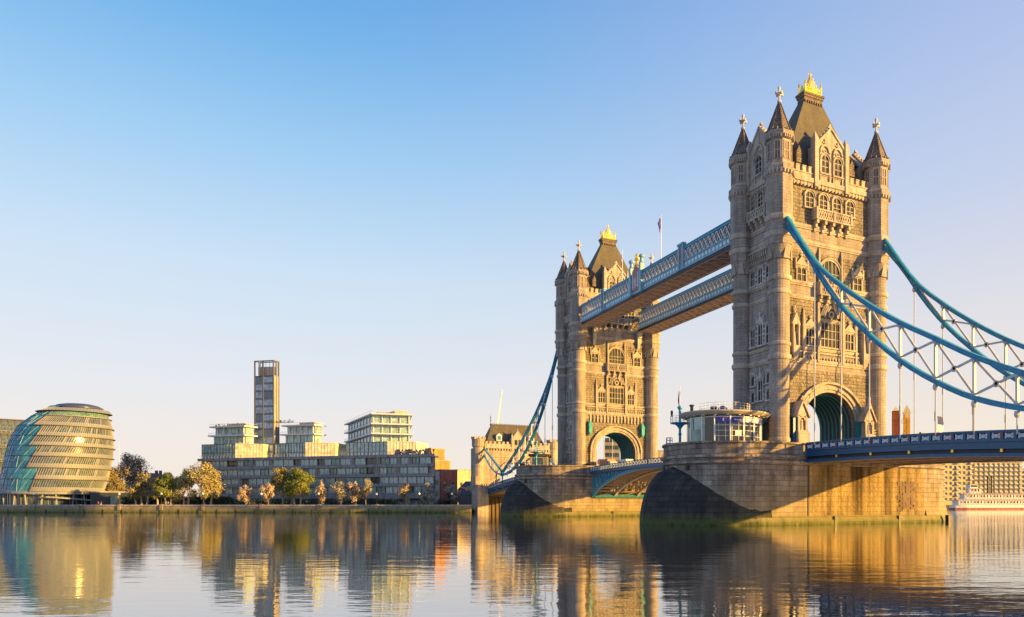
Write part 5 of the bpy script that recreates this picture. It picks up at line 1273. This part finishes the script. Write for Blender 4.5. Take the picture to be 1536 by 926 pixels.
def steamer():
    a = 405; t = thing('paddle_steamer', 'white three-deck paddle steamer moored below the ochre apartments', 'boat', pt(1480, a, 0), BROT+R(12)); k = a/F; X = lambda px: (px-1480)*k
    hl = [(X(1418), .0), (X(1424), -2.6), (X(1440), -4), (X(1570), -4), (X(1578), 0), (X(1570), 4), (X(1440), 4), (X(1424), 2.6)]
    MB().prism(hl, 'z', -.5, 2.1).build('hull', M['white_render'], t); MB().prism([(x, y*1.02) for x, y in hl], 'z', -.3, .9).build('boot_stripe', M['red_brick'], t)
    zs = [2.1, 5.2, 8.2, 10.9]
    for i, (p, q, w_) in enumerate(((1426, 1568, 4.0), (1437, 1562, 3.6), (1446, 1470, 2.6))):
        z0, z1 = zs[i], zs[i+1]
        MB().box(X(p)+1, X(q)-1, -w_+.8, w_-.8, z0, z1-.25).build('deckhouse', M['white_render'], t); MB().box(X(p)-.8, X(q), -w_, w_, z1-.25, z1).build('deck', M['white_render'], t)
        MB().box(X(p)-.8, X(q), -w_-.06, -w_+.02, z1-.3, z1+.05).build('deck_edge', M['deck_red'], t)
        mb = MB(); x = X(p)
        while x < X(q): mb.box(x-.07, x+.07, -w_+.02, -w_+.16, z0, z1-.25); mb.box(x, x+1.5, -w_+.02, -w_+.08, z0+.95, z0+1.02); mb.box(x+.75, x+.8, -w_+.02, -w_+.08, z0, z0+1); x += 1.5
        mb.build('railing', M['balcony_white'], t)
        pw = None; x = X(p)+2.2
        while x < X(q)-2:
            o = dup(pw, (0, 0, 0), t) if pw else MB().box(-.45, .45, -.05, .03, 0, 1.1).build('window', M['dark_glass'], t)
            pw = pw or o; o.location = (x, -w_+.78, z0+1.1); x += 1.9
    MB().box(X(1449), X(1462), -2, 2, 10.9, 13).build('wheelhouse', M['white_render'], t); MB().box(X(1450), X(1461), -2.06, -2.0, 11.5, 12.6).build('window', M['dark_glass'], t); MB().box(X(1448), X(1463), -2.3, 2.3, 13, 13.2).build('wheelhouse_roof', M['red_paint'], t)
    for y in (-1.6, 1.6): MB().lathe([(.5, 8.2), (.45, 16.5), (.7, 16.8), (.7, 17.3), (.4, 17.3)], X(1485), y, 12).build('funnel', M['black'], t)
steamer()

# ---------------------------------------------------------------- trees
def crown_leaves(rad, zc, h, n, seed, size, lobes=9, gap=.0):
    r_ = random.Random(seed); mb = MB(); C = []
    for i in range(lobes):
        a = 2*math.pi*i/lobes*1.6 + r_.random(); q = r_.uniform(.25, .8); zz = r_.uniform(-.78, .74); k = math.sqrt(max(.1, 1-zz*zz))
        C.append((Vector((rad*q*k*math.cos(a), rad*q*k*math.sin(a), zc+zz*h/2)), rad*r_.uniform(.26, .46)))
    C.append((Vector((0, 0, zc)), rad*.5)); C.append((Vector((0, 0, zc+h*.38)), rad*.26)); C.append((Vector((rad*.1, 0, zc+h*.2)), rad*.4))
    for i in range(n):
        c, cr_ = C[int(r_.random()*len(C))]
        d = Vector((r_.gauss(0, 1), r_.gauss(0, 1), r_.gauss(0, 1))).normalized(); rr = cr_*r_.random()**.45*(1.12 if r_.random() < .15 else 1); p = c + Vector((d.x*rr, d.y*rr, d.z*rr*max(.8, h/2/rad)))
        s = size*r_.uniform(.6, 1.3); u = Vector((r_.gauss(0, 1), r_.gauss(0, 1), r_.gauss(0, 1))).normalized(); v = u.cross(d if abs(u.dot(d)) < .9 else Vector((0, 0, 1))).normalized()
        mb.add([p-u*s, p-v*s*.6, p+u*s, p+v*s*.6], [(0, 1, 2, 3)])
    return mb, C
class MBx(MB): pass
def raw_build(mb, name, m, parent):
    me = bpy.data.meshes.new(name); me.from_pydata([tuple(p) for p in mb.v], [], mb.f); me.materials.append(m); o = bpy.data.objects.new(name, me); col.objects.link(o); o.parent = parent; return o
def tree(name, label, px, a, w, ytop, mat, bark='bark_pale', n=2200, size=.34, trunk=.28, ybase=757, lobes=9, seed=None, group='trees along the far quay', stems=1):
    seed = int(px) if seed is None else seed
    t = broot(name, label, 'tree', px, a, group); r_ = random.Random(seed); H = lz(ytop, a); rad = w/F*a/2*1.28; trunk *= .62; n = int(n*2.7); size *= .8; lobes += 5; zb = H*trunk; h = H-zb
    mb, C = crown_leaves(rad, zb+h*.5, h, n, seed, size, lobes); raw_build(mb, 'crown', M[mat], t)
    tb = MB()
    for s in range(stems):
        ox = (s-(stems-1)/2)*rad*.35; tb.tube([(ox, 0, -.2), (ox+.1, 0, zb*.5), (ox*1.3, 0, zb+h*.15), (ox*1.2, 0, zb+h*.5)], .22+.018*H, 8, .08)
        for c, cr_ in C[s::stems]:
            b = Vector((ox*1.2, 0, zb*.8+(zb*.5)*r_.random())); e = c*1.0; m_ = b.lerp(e, .5)+Vector((0, 0, .4)); tb.tube([b, m_, e], .13, 5, .03)
            for k in range(3): e2 = e+Vector((r_.gauss(0, 1), r_.gauss(0, 1), abs(r_.gauss(0, 1))))*cr_*.5; tb.tube([m_, e2], .05, 4, .015)
    raw_build(tb, 'trunk', M[bark], t); return t
tree('broadleaf_tree', 'tall mauve-grey tree standing behind the others beside the round office block', 190, 330, 50, 679, 'leaf_mauve', 'bark', 3800, .4, .2, lobes=13)
tree('broadleaf_tree', 'rust-brown tree closest to the round office block', 168, 306, 26, 703, 'leaf_brown', n=1800)
tree('broadleaf_tree', 'brownish tree with several forked trunks right of the dark pavilion', 212, 276, 38, 711, 'leaf_brown', n=2300, stems=3, trunk=.36)
tree('broadleaf_tree', 'olive pollard with a thick pale trunk left of the bright green tree', 236, 273, 17, 717, 'leaf_olive', n=1100, trunk=.38)
tree('broadleaf_tree', 'bright green tree in the row left of the golden trees', 252, 274, 34, 709, 'leaf_green', n=2400, stems=2, trunk=.38)
tree('broadleaf_tree', 'golden-brown tree between the bright green and the largest golden tree', 279, 276, 30, 703, 'leaf_gold', n=2000, stems=2, trunk=.33)
tree('broadleaf_tree', 'largest golden tree, at the left end of the grey apartment block', 311, 275, 47, 694, 'leaf_gold', n=3600, stems=2, trunk=.28, lobes=12)
tree('broadleaf_tree', 'thin brown tree leaning into the broad green one', 424, 279, 34, 701, 'leaf_olive', n=1700, trunk=.3)
tree('broadleaf_tree', 'broad green tree in front of the grey apartment block', 446, 277, 42, 702, 'leaf_green', n=3000, trunk=.28, stems=2, lobes=11)
bl = [(368, 17, 727, 'blossom_warm', 'small warm blossom tree nearest the largest golden tree'), (402, 18, 724, 'blossom_warm', 'small warm blossom tree left of the broad green tree'), (482, 14, 720, 'blossom_warm', 'slim blossom tree right of the broad green tree'),
      (511, 20, 722, 'blossom_pale', 'greyish blossom tree left of the close pair'), (533, 19, 722, 'blossom_warm', 'warm blossom tree, left one of the close pair'), (548, 18, 718, 'blossom_pale', 'grey blossom tree, right one of the close pair'),
      (606, 19, 723, 'blossom_warm', 'lone warm blossom tree before the right part of the grey block'), (641, 25, 724, 'blossom_pale', 'wide pale blossom tree before the right corner of the grey block'), (682, 24, 727, 'blossom_pale', 'pale blossom tree beside the dark blue shed')]
for px, w_, yt_, m_, lab in bl: tree('blossom_tree', lab, px, 270, w_, yt_, m_, 'bark', 1000, .26, .26, lobes=7, group='small blossom trees on the quay')
tree('broadleaf_tree', 'green tree rising between the pale block and the near pier', 999, 345, 12, 682, 'leaf_green', n=900, ybase=757)
hb = MB(); r_ = random.Random(5)
for i in range(9000):
    px = r_.uniform(185, 700) if i % 2 else r_.uniform(185, 345); p = Vector((lx(px, 450, 288), r_.uniform(-1.5, 1.5), r_.random()**1.2*(3.4 if px < 345 else 2.4))); s = .3; u = Vector((r_.gauss(0, 1), r_.gauss(0, 1), r_.gauss(0, 1))).normalized(); v = u.orthogonal().normalized(); hb.add([p-u*s, p-v*s, p+u*s, p+v*s], [(0, 1, 2, 3)])

# ================================================================ THINGS ON THE PIERS AND DECKS
def on_y(px, Y):
    t_ = (px-PX0)/F; d = FW+RT*t_; a = (Y-CY)/d.y; return CX+a*d.x, a
# round glass pavilion
def pavilion():
    cx, cy, r = 1.2, -18.0, 5.75; t = thing('round_pavilion', 'round glass ticket pavilion with flat overhanging roof and blue sign band', 'pavilion', (cx, cy, ZR)); az = -33
    P = lambda th, rr, z: (rr*math.cos(R(az+th)), rr*math.sin(R(az+th)), z)
    def wallarc(t0, t1, rr, z0, z1, n, th=.05):
        mb = MB(); vs = []; fs = []
        for i in range(n+1):
            a = t0+(t1-t0)*i/n; vs += [P(a, rr, z0), P(a, rr+th, z0), P(a, rr+th, z1), P(a, rr, z1)]
        for i in range(n): b = 4*i; fs += [(b+j, b+(j+1) % 4, b+4+(j+1) % 4, b+4+j) for j in range(4)]
        fs += [(0, 1, 2, 3), (4*n+3, 4*n+2, 4*n+1, 4*n)]; return mb.add(vs, fs)
    wallarc(-180, 180, r-.1, 0, 5.3, 48).build('glazing', M['pavilion_glass'], t)
    for k, (a, b) in enumerate(((-95, -55), (-52, -30))): wallarc(a, b, r-.04, .1, 5.0, 6).build('clear_panel', M['teal_glass'], t)
    wallarc(-60, -38, r+.02, .1, 3.2, 4).build('door', M['green_glass'], t)
    mb = MB()
    for a in (-100, -60, -35, -14, 9, 30, 50, 70, 95, 120, 150, 180): MB().beam(P(a, r+.08, 0), P(a, r+.08, 5.3), .2).build('mullion', M['white_paint'], t)
    for z in (1.3, 2.1, 2.9, 3.7): 
        for i in range(26): mb.beam(P(-13+5*i, r+.04, z), P(-8+5*i, r+.04, z), .07)
    for i in range(72): mb.beam(P(5*i, r+.06, 4.95), P(5*i+5, r+.06, 4.95), .12)
    for i in range(26):
        if i % 2: mb.beam(P(-13+5*i, r+.04, 0), P(-13+5*i, r+.04, 4.1), .045)
    mb.build('transom', M['white_paint'], t)
    sg = wallarc(-13, 52, r+.1, 4.1, 4.85, 18).build('sign_band', M['sign_blue'], t)
    wallarc(34, 49, r+.16, 4.15, 4.8, 6, .02).build('pale_panel', M['sign_pale'], sg); wallarc(51, 69, r+.1, 4.1, 4.85, 5).build('pale_sign', M['sign_pale'], t)
    mb = MB(); mb.beam(P(-2.0, r+.19, 4.48), P(.2, r+.19, 4.72), .04, .07); mb.beam(P(-2.0, r+.19, 4.48), P(.2, r+.19, 4.24), .04, .07); mb.build('arrow_mark', M['lamp_white'], sg)
    mb = MB(); r_ = random.Random(2)
    for i in range(9):
        a = 15.5+i*1.15; h = r_.uniform(.12, .2); mb.beam(P(a, r+.19, 4.4), P(a, r+.19, 4.4+h), .05); mb.beam(P(a, r+.19, 4.4+h*.5), P(a+.7, r+.19, 4.4+h*.5), .05)
    mb.build('small_lettering', M['lamp_white'], sg)
    mb = MB(); q = wallarc(36.5, 38.5, r+.2, 4.2, 4.7, 2, .02); q.build('emblem', M['lamp_white'], sg); wallarc(40, 43, r+.2, 4.2, 4.55, 2, .02).build('emblem', M['lamp_white'], sg)
    wallarc(16.5, 26, r+.0, 2.15, 2.85, 4, .12).build('notice', M['lamp_white'], t)
    MB().lathe([(r+.2, 5.25), (r+.9, 5.3), (r+1.35, 5.65), (r+1.4, 5.8), (r+1.2, 5.9), (r*.6, 6.2), (0, 6.3)], 0, 0, 64).build('roof', M['cabin_cream'], t, smooth=False)
    for a in range(-80, 90, 17): MB().box(-.14, .14, -.14, .14, 0, .14).build('downlight', M['lamp_white'], t, loc=P(a, r+.5, 5.15))
    mb = MB(); 
    for i in range(15):
        a0, a1 = -70+i*12, -58+i*12
        for z in (6.55, 6.95, 7.35): mb.beam(P(a0, 4.0, z), P(a1, 4.0, z), .04)
        mb.beam(P(a0, 4.0, 6.1), P(a0, 4.0, 7.35), .05)
    mb.build('roof_railing', M['grey_steel'], t)
    MB().box(.4, 1.2, -2.8, -2.1, 6.0, 6.9).build('roof_vent', M['black'], t); mb = MB().lathe([(.25, 6), (.25, 6.8), (.4, 6.9), (.4, 7.1), (0, 7.1)], *P(-62, 5.6, 0)[:2], 8); mb.build('roof_vent', M['black'], t)
    MB().lathe([(.8, 6.1), (.75, 6.5), (.45, 6.85), (0, 7.0)], 1.9, -1.5, 12).build('roof_dome', M['sign_blue'], t)
m_, t_, b_ = mk('pavilion_glass'); b_.inputs['Base Color'].default_value = (.05, .045, .04, 1); b_.inputs['Roughness'].default_value = .06; b_.inputs['Specular IOR Level'].default_value = .7
pavilion()
def signal_mast(X, Y, label, sc_=1.0, flag=True, px_flag=None):
    t = thing('signal_mast', label, 'mast', (X, Y, ZR)); 
    MB().lathe([(.5, 0), (.32, .5), (.22, .9), (.2, 2.6), (.3, 2.8), (.2, 3.0), (.2, 3.6), (.35, 3.9), (.75, 4.3), (1.55, 4.45), (1.55, 4.6), (.2, 4.6), (.2, 6.6), (.42, 6.9), (.42, 7.1), (.2, 7.2), (0, 7.3)], 0, 0, 14).build('post', M['teal_paint'], t)
    mb = MB(); n = 14
    for i in range(n):
        a, b = 2*math.pi*i/n, 2*math.pi*(i+1)/n
        for z in (5.1, 5.6): mb.beam((1.5*math.cos(a), 1.5*math.sin(a), z), (1.5*math.cos(b), 1.5*math.sin(b), z), .04)
        mb.beam((1.5*math.cos(a), 1.5*math.sin(a), 4.6), (1.5*math.cos(a), 1.5*math.sin(a), 5.6), .04)
    mb.build('gallery_railing', M['grey_steel'], t)
    MB().lathe([(.12, 5.6), (.2, 6.1), (.2, 6.4), (.05, 6.6)], -1.0, -.9, 8).build('beacon', M['black'], t)
    return t
signal_mast(-2.2, -24.0, 'teal signal mast with a round railed gallery left of the round pavilion')
o = thing('flagpole', 'slim white flagpole with a furled dark flag beside the teal signal mast', 'flagpole', (-3.0, -23.6, ZR)); MB().lathe([(.09, 0), (.05, 10.2), (.12, 10.3), (0, 10.5)], 0, 0, 6).build('pole', M['white_paint'], o)
limp_flag(-3.05, -23.6, ZR+9.9, .5, 3.0, ['cloth_dark', 'flag_blue'], 'furled dark flag hanging on the slim pole left of the round pavilion')
o = thing('lifebuoy', 'red lifebuoy on its stand at the rim of the near pier', 'lifebuoy', (on_y(1038, -22.5)[0], -22.5, ZR)); mb = MB()
mb.tube([(0, .45*math.cos(2*math.pi*i/14), 1.25+.45*math.sin(2*math.pi*i/14)) for i in range(15)], .14, 8); mb.build('ring', M['red_paint'], o); MB().box(-.05, .05, -.05, .05, 0, 1.8).build('stand', M['white_paint'], o)
o = thing('ladder_cage', 'small teal railed cage on the left rim of the near pier', 'railing', (-4.6, -24.6, 12.3)); mb = MB()
for i in range(5):
    a = R(72*i); b = R(72*i+72)
    for z in (.4, .9, 1.3): mb.beam((.5*math.cos(a), .5*math.sin(a), z), (.5*math.cos(b), .5*math.sin(b), z), .06)
    mb.beam((.5*math.cos(a), .5*math.sin(a), -.2), (.5*math.cos(a), .5*math.sin(a), 1.3), .07)
mb.build('cage', M['teal_paint'], o); MB().box(-.42, .42, -.42, .42, -.1, .45).build('box', M['teal_paint'], o)
# far pier cabin, railings, mast
X0 = -82.3
o = thing('control_cabin', 'low stone control cabin with wide dark windows on the far pier', 'cabin', (X0-.5, -18.6, ZR), R(-25))
MB().box(-3.4, 3.2, -1.8, 2.4, 0, 3.6).build('wall', M['abutment_stone'], o); MB().box(-3.8, 3.6, -2.2, 2.8, 3.6, 4.1).build('roof', M['dark_steel'], o)
for x0, x1 in ((-3.0, -.9), (-.7, 1.3)): w_ = MB().box(x0-.1, x1+.1, -1.9, -1.78, 1.5, 3.3).build('window', M['pale_cladding'], o); MB().box(x0, x1, -1.94, -1.905, 1.6, 3.2).build('pane', M['dark_glass'], w_)
w_ = MB().box(3.18, 3.3, -1.0, 1.4, 1.5, 3.3).build('window', M['pale_cladding'], o); MB().box(3.3, 3.34, -.9, 1.3, 1.6, 3.2).build('pane', M['dark_glass'], w_)
MB().box(1.7, 3.0, -1.86, -1.8, 0, 3.2).build('door', M['teal_paint'], o)
signal_mast(X0+3.0, -20.5, 'teal signal mast with a round railed gallery beside the far pier cabin')
def rail(name, label, pts, mat='teal_bright', h=1.9):
    o = thing(name, label, 'railing', pts[0]); mb = MB(off=tuple(-Vector(pts[0]))); 
    for p, q in zip(pts, pts[1:]):
        p, q = Vector(p), Vector(q); n = max(1, int((q-p).length/1.1))
        for z in (h, h*.55): mb.beam(p+Vector((0, 0, z)), q+Vector((0, 0, z)), .11)
        for i in range(n+1): c = p.lerp(q, i/n); mb.beam(c, c+Vector((0, 0, h)), .1)
    mb.build('rail', M[mat], o)
rail('railing', 'teal railing round the rim of the far pier in front of the cabin', [(X0+9.6*math.cos(R(a)), -14.4+8.7*math.sin(R(a)), ZR) for a in range(200, 331, 13)])
# columns wrapped in cloth on the near pier's far end
for px, top, m, lab in ((1343.5, 617, 'orange_cloth', 'orange cloth-wrapped column with a small pyramid top behind the blue deck parapet'), (1360, 618, 'yellow_cloth', 'yellow cloth-wrapped column with a pale diamond head behind the blue deck parapet')):
    X_, a = 3.0, None; d = FW+RT*((px-PX0)/F); a = (X_-CX)/d.x; Y_ = CY+a*d.y; o = thing('cloth_tower', lab, 'banner tower', (X_, Y_, ZR), R(50)); H = hz(top, a)-ZR; W = 4.6/F*a
    c = MB().box(-W, W, -W, W, 0, H).build('cloth', M[m], o)
    if m[0] == 'o':
        MB().taper((-W, W, -W, W), (-.02, .02, -.02, .02), H, H+.85).build('cap', M['yellow_pale'], o); mb = MB()
        for k in (-1, 1):
            for q in (-1, 1): mb.box(k*W-.06, k*W+.06, q*W-.06, q*W+.06, 0, H)
        for z in (H*.35, H*.8, H): mb.box(-W-.05, W+.05, -W-.05, W+.05, z-.06, z+.02)
        for k in range(3): mb.beam((W, -W, H*k/3), (W+1.3, -W, H*(k+1)/3), .06); mb.beam((W, -W, H*k/3+.6), (W+1.3, -W, H*k/3+.6), .06)
        mb.box(W+1.25, W+1.35, -W-.05, -W+.05, 0, H*.86); mb.build('scaffold', M['sunshade'], o)
    else: MB().add([(-W*1.25, -W*1.02, H-.2), (0, -W*1.02, H+1.2), (W*1.25, -W*1.02, H-.2), (0, -W*1.02, H-1.6), (-W*1.25, W, H-.2), (0, W, H+1.2), (W*1.25, W, H-.2), (0, W, H-1.6)], [(0, 1, 2, 3), (7, 6, 5, 4), (0, 4, 5, 1), (1, 5, 6, 2), (2, 6, 7, 3), (3, 7, 4, 0)]).build('diamond_head', M['yellow_pale'], o)
def signal(px, Y, zt_, label):
    X_, a = on_y(px, Y); o = thing('traffic_light', label, 'traffic light', (X_, Y, 11.0), R(0)); MB().lathe([(.07, 0), (.06, zt_-1.2)], 0, 0, 8).build('pole', M['black'], o)
    h = MB().box(-.2, .2, -.26, .26, zt_-1.5, zt_+.1).build('signal_head', M['black'], o); 
    for k in range(3): MB().beam((.2, .1, zt_-.15-.46*k), (.5, .45, zt_-.15-.46*k), .4, .1).build('visor', M['black'], h); MB().box(.2, .23, -.13, .13, zt_-.45-.46*k, zt_-.2-.46*k).build('lens', M['green_glass'], h)
signal(1311, 8.4, 4.4, 'traffic light standing before the right turret foot of the near tower')
signal(1382, 8.6, 3.2, 'traffic light farther right behind the blue deck parapet, between two hangers')
X_, a = on_y(1332, 9.0); o = thing('street_lamp', 'small black bridge lamp at the right foot of the near tower', 'lamp', (X_, 9.0, 11.1)); MB().lathe([(.12, 0), (.06, .4), (.05, 2.2), (.1, 2.3)], 0, 0, 8).build('post', M['black'], o); MB().lathe([(.06, 2.3), (.16, 2.4), (.2, 2.75), (.05, 2.95), (0, 3.1)], 0, 0, 6).build('lantern', M['black'], o)
def feather(px, Y, zt_, w, label):
    X_, a = on_y(px, Y); o = thing('feather_flag', label, 'flag', (X_, Y, 10.9)); MB().tube([(0, 0, 0), (0, 0, zt_*.8), (.12, .1, zt_*.93), (.35, .3, zt_)], .05, 6, .02).build('pole', M['grey_steel'], o)
    for k, m in enumerate(('flag_red', 'flag_white', 'flag_blue')):
        mb = MB(); z0, z1 = zt_*(.40+.19*k), zt_*(.40+.19*(k+1)); sh = .5 if k < 2 else 0
        def W_(z): q = (z/zt_-.38)/.62; return w*min(1, .35+q*1.4)*(1 if q < .85 else math.sqrt(max(0, 1-((q-.85)/.2)**2)))
        rows = [z0+(z1-z0)*i/4 for i in range(5)] if k < 2 else [z0+(zt_-z0)*i/6 for i in range(7)]
        vs = []; 
        for z in rows:
            for yo in (-.02, .02): vs += [(.05*math.sin(z*3)+yo, .04, z), (.05*math.sin(z*3+1)+yo, W_(z), z-sh*.5)]
        fs = []
        for i in range(len(rows)-1): b = 4*i; fs += [(b, b+1, b+5, b+4), (b+2, b+6, b+7, b+3)]
        mb.add(vs, fs); mb.build('banner', M[m], o)
feather(1406, 8.7, 5.6, 1.3, 'blue, white and red feather flag standing on the near side-span deck')
feather(-0+1001, 8.4, 2.6, .5, 'small feather flag behind the bascule parapet close to the near pier')
# van on the far bascule leaf
def van():
    X_, a = on_y(937, -4.0); o = thing('delivery_van', 'white van crossing the farther bascule leaf before the far arch', 'van', (X_, -4.0, 11.0), R(180))
    body = [(-2.7, .5), (2.3, .5), (2.5, 1.1), (2.2, 1.35), (1.6, 2.3), (1.3, 2.55), (-2.6, 2.6), (-2.75, 2.4)]
    MB().prism(body, 'y', -.95, .95).build('body', M['white_render'], o)
    MB().prism([(1.75, 1.4), (2.18, 1.4), (1.62, 2.2), (1.45, 2.2)], 'y', -.97, .97).build('windscreen', M['dark_glass'], o); MB().box(.5, 1.3, -.98, .98, 1.5, 2.2).build('side_window', M['dark_glass'], o)
    for x in (-1.8, 1.6):
        for y in (-.9, .9):
            w_ = MB(lambda p, x=x, y=y: Vector((x+p.x, y+p.z, .4+p.y))).lathe([(.36, -.12), (.4, -.06), (.4, .06), (.36, .12)], 0, 0, 16).build('wheel', M['black'], o)
    MB().box(-2.8, -2.72, -.9, .9, .5, .8).build('bumper', M['dark_steel'], o)
van()
X_, a = on_y(921, -4.0); o = thing('box_lorry', 'brown box lorry behind the white van on the farther bascule leaf', 'lorry', (X_-2.6, -4.2, 10.95)); MB().box(-3.2, 1.6, -1.1, 1.1, .9, 3.1).build('cargo_box', M['soffit_paint'], o); MB().prism([(1.7, .6), (3.3, .6), (3.3, 1.6), (2.9, 2.5), (1.7, 2.6)], 'y', -1, 1).build('cab', M['cabin_cream'], o)
for x in (-2.2, 2.4): MB(lambda p, x=x: Vector((x+p.x, p.z, .45+p.y))).lathe([(.45, -1.05), (.45, 1.05)], 0, 0, 14).build('wheel', M['black'], o)
# people on the quay
def person(p, rz, label, mats, stride=.2, seed=0):
    root = thing('person', label, 'person', p, rz)
    J = [(0, 0, .95), (0, 0, 1.2), (0, 0, 1.42), (0, .02, 1.52), (0, .03, 1.66), (.1, 0, .9), (.12, stride*.6, .5), (.12, stride*.3-.1, .07), (.12, stride*.3+.1, .04), (-.1, 0, .9), (-.12, -stride*.3, .5), (-.12, -stride-.1, .08), (-.12, -stride+.08, .04),
         (.19, 0, 1.4), (.25, -.08, 1.13), (.24, .06, .9), (.23, .1, .82), (-.19, 0, 1.4), (-.25, .05, 1.13), (-.24, .16, .92), (-.23, .2, .84)]
    E = [(0, 1), (1, 2), (2, 3), (3, 4), (0, 5), (5, 6), (6, 7), (7, 8), (0, 9), (9, 10), (10, 11), (11, 12), (2, 13), (13, 14), (14, 15), (15, 16), (2, 17), (17, 18), (18, 19), (19, 20)]
    Rr = [.15, .14, .15, .06, .105, .1, .065, .045, .04, .1, .065, .045, .04, .065, .05, .035, .035, .065, .05, .035, .035]
    me = bpy.data.meshes.new('body'); me.from_pydata(J, E, []); me.materials.append(M['skin_tone']); o = bpy.data.objects.new('body', me); col.objects.link(o); o.parent = root
    o.modifiers.new('skin', 'SKIN'); sv = me.skin_vertices[0].data
    for i, r in enumerate(Rr): sv[i].radius = (r, r*.8)
    sv[0].use_root = True; sub = o.modifiers.new('sub', 'SUBSURF'); sub.levels = 1; sub.render_levels = 1
    MB().lathe([(.19, .86), (.2, 1.0), (.17, 1.2), (.21, 1.4), (.12, 1.48), (.07, 1.5)], 0, 0, 12).build('jacket', M[mats[0]], root)
    mb = MB(); mb.tube([(.1, 0, .95), (.12, stride*.6, .5), (.12, stride*.3-.1, .1)], .12, 8, .075); mb.tube([(-.1, 0, .95), (-.12, -stride*.3, .5), (-.12, -stride-.1, .1)], .12, 8, .075); mb.build('trousers', M[mats[1]], root)
    MB().lathe([(.1, 1.66), (.125, 1.7), (.1, 1.79), (0, 1.82)], 0, .0, 10).build('hair', M['black'], root)
person(pt(147, 264.5, GZ), BROT+R(30), 'person in a red jacket walking on the quay by the round office block', ('cloth_red', 'cloth_dark'))
person(pt(151.5, 265, GZ), BROT+R(20), 'person in a dark jacket walking on the quay just right of the one in red', ('cloth_dark', 'cloth_light'), .1)
person(pt(252, 264, GZ), BROT+R(200), 'person in a pale top standing on the quay below the bright green tree', ('cloth_light', 'cloth_dark'), .02)

raw_build(hb, 'hedge', M['leaf_core'], None); hd = bpy.data.objects['hedge']; hd.location = pt(450, 288, GZ); hd.rotation_euler = (0, 0, BROT); tag(hd, 'dark low shrubs and planting behind the quay trees', 'shrubs', kind='stuff')
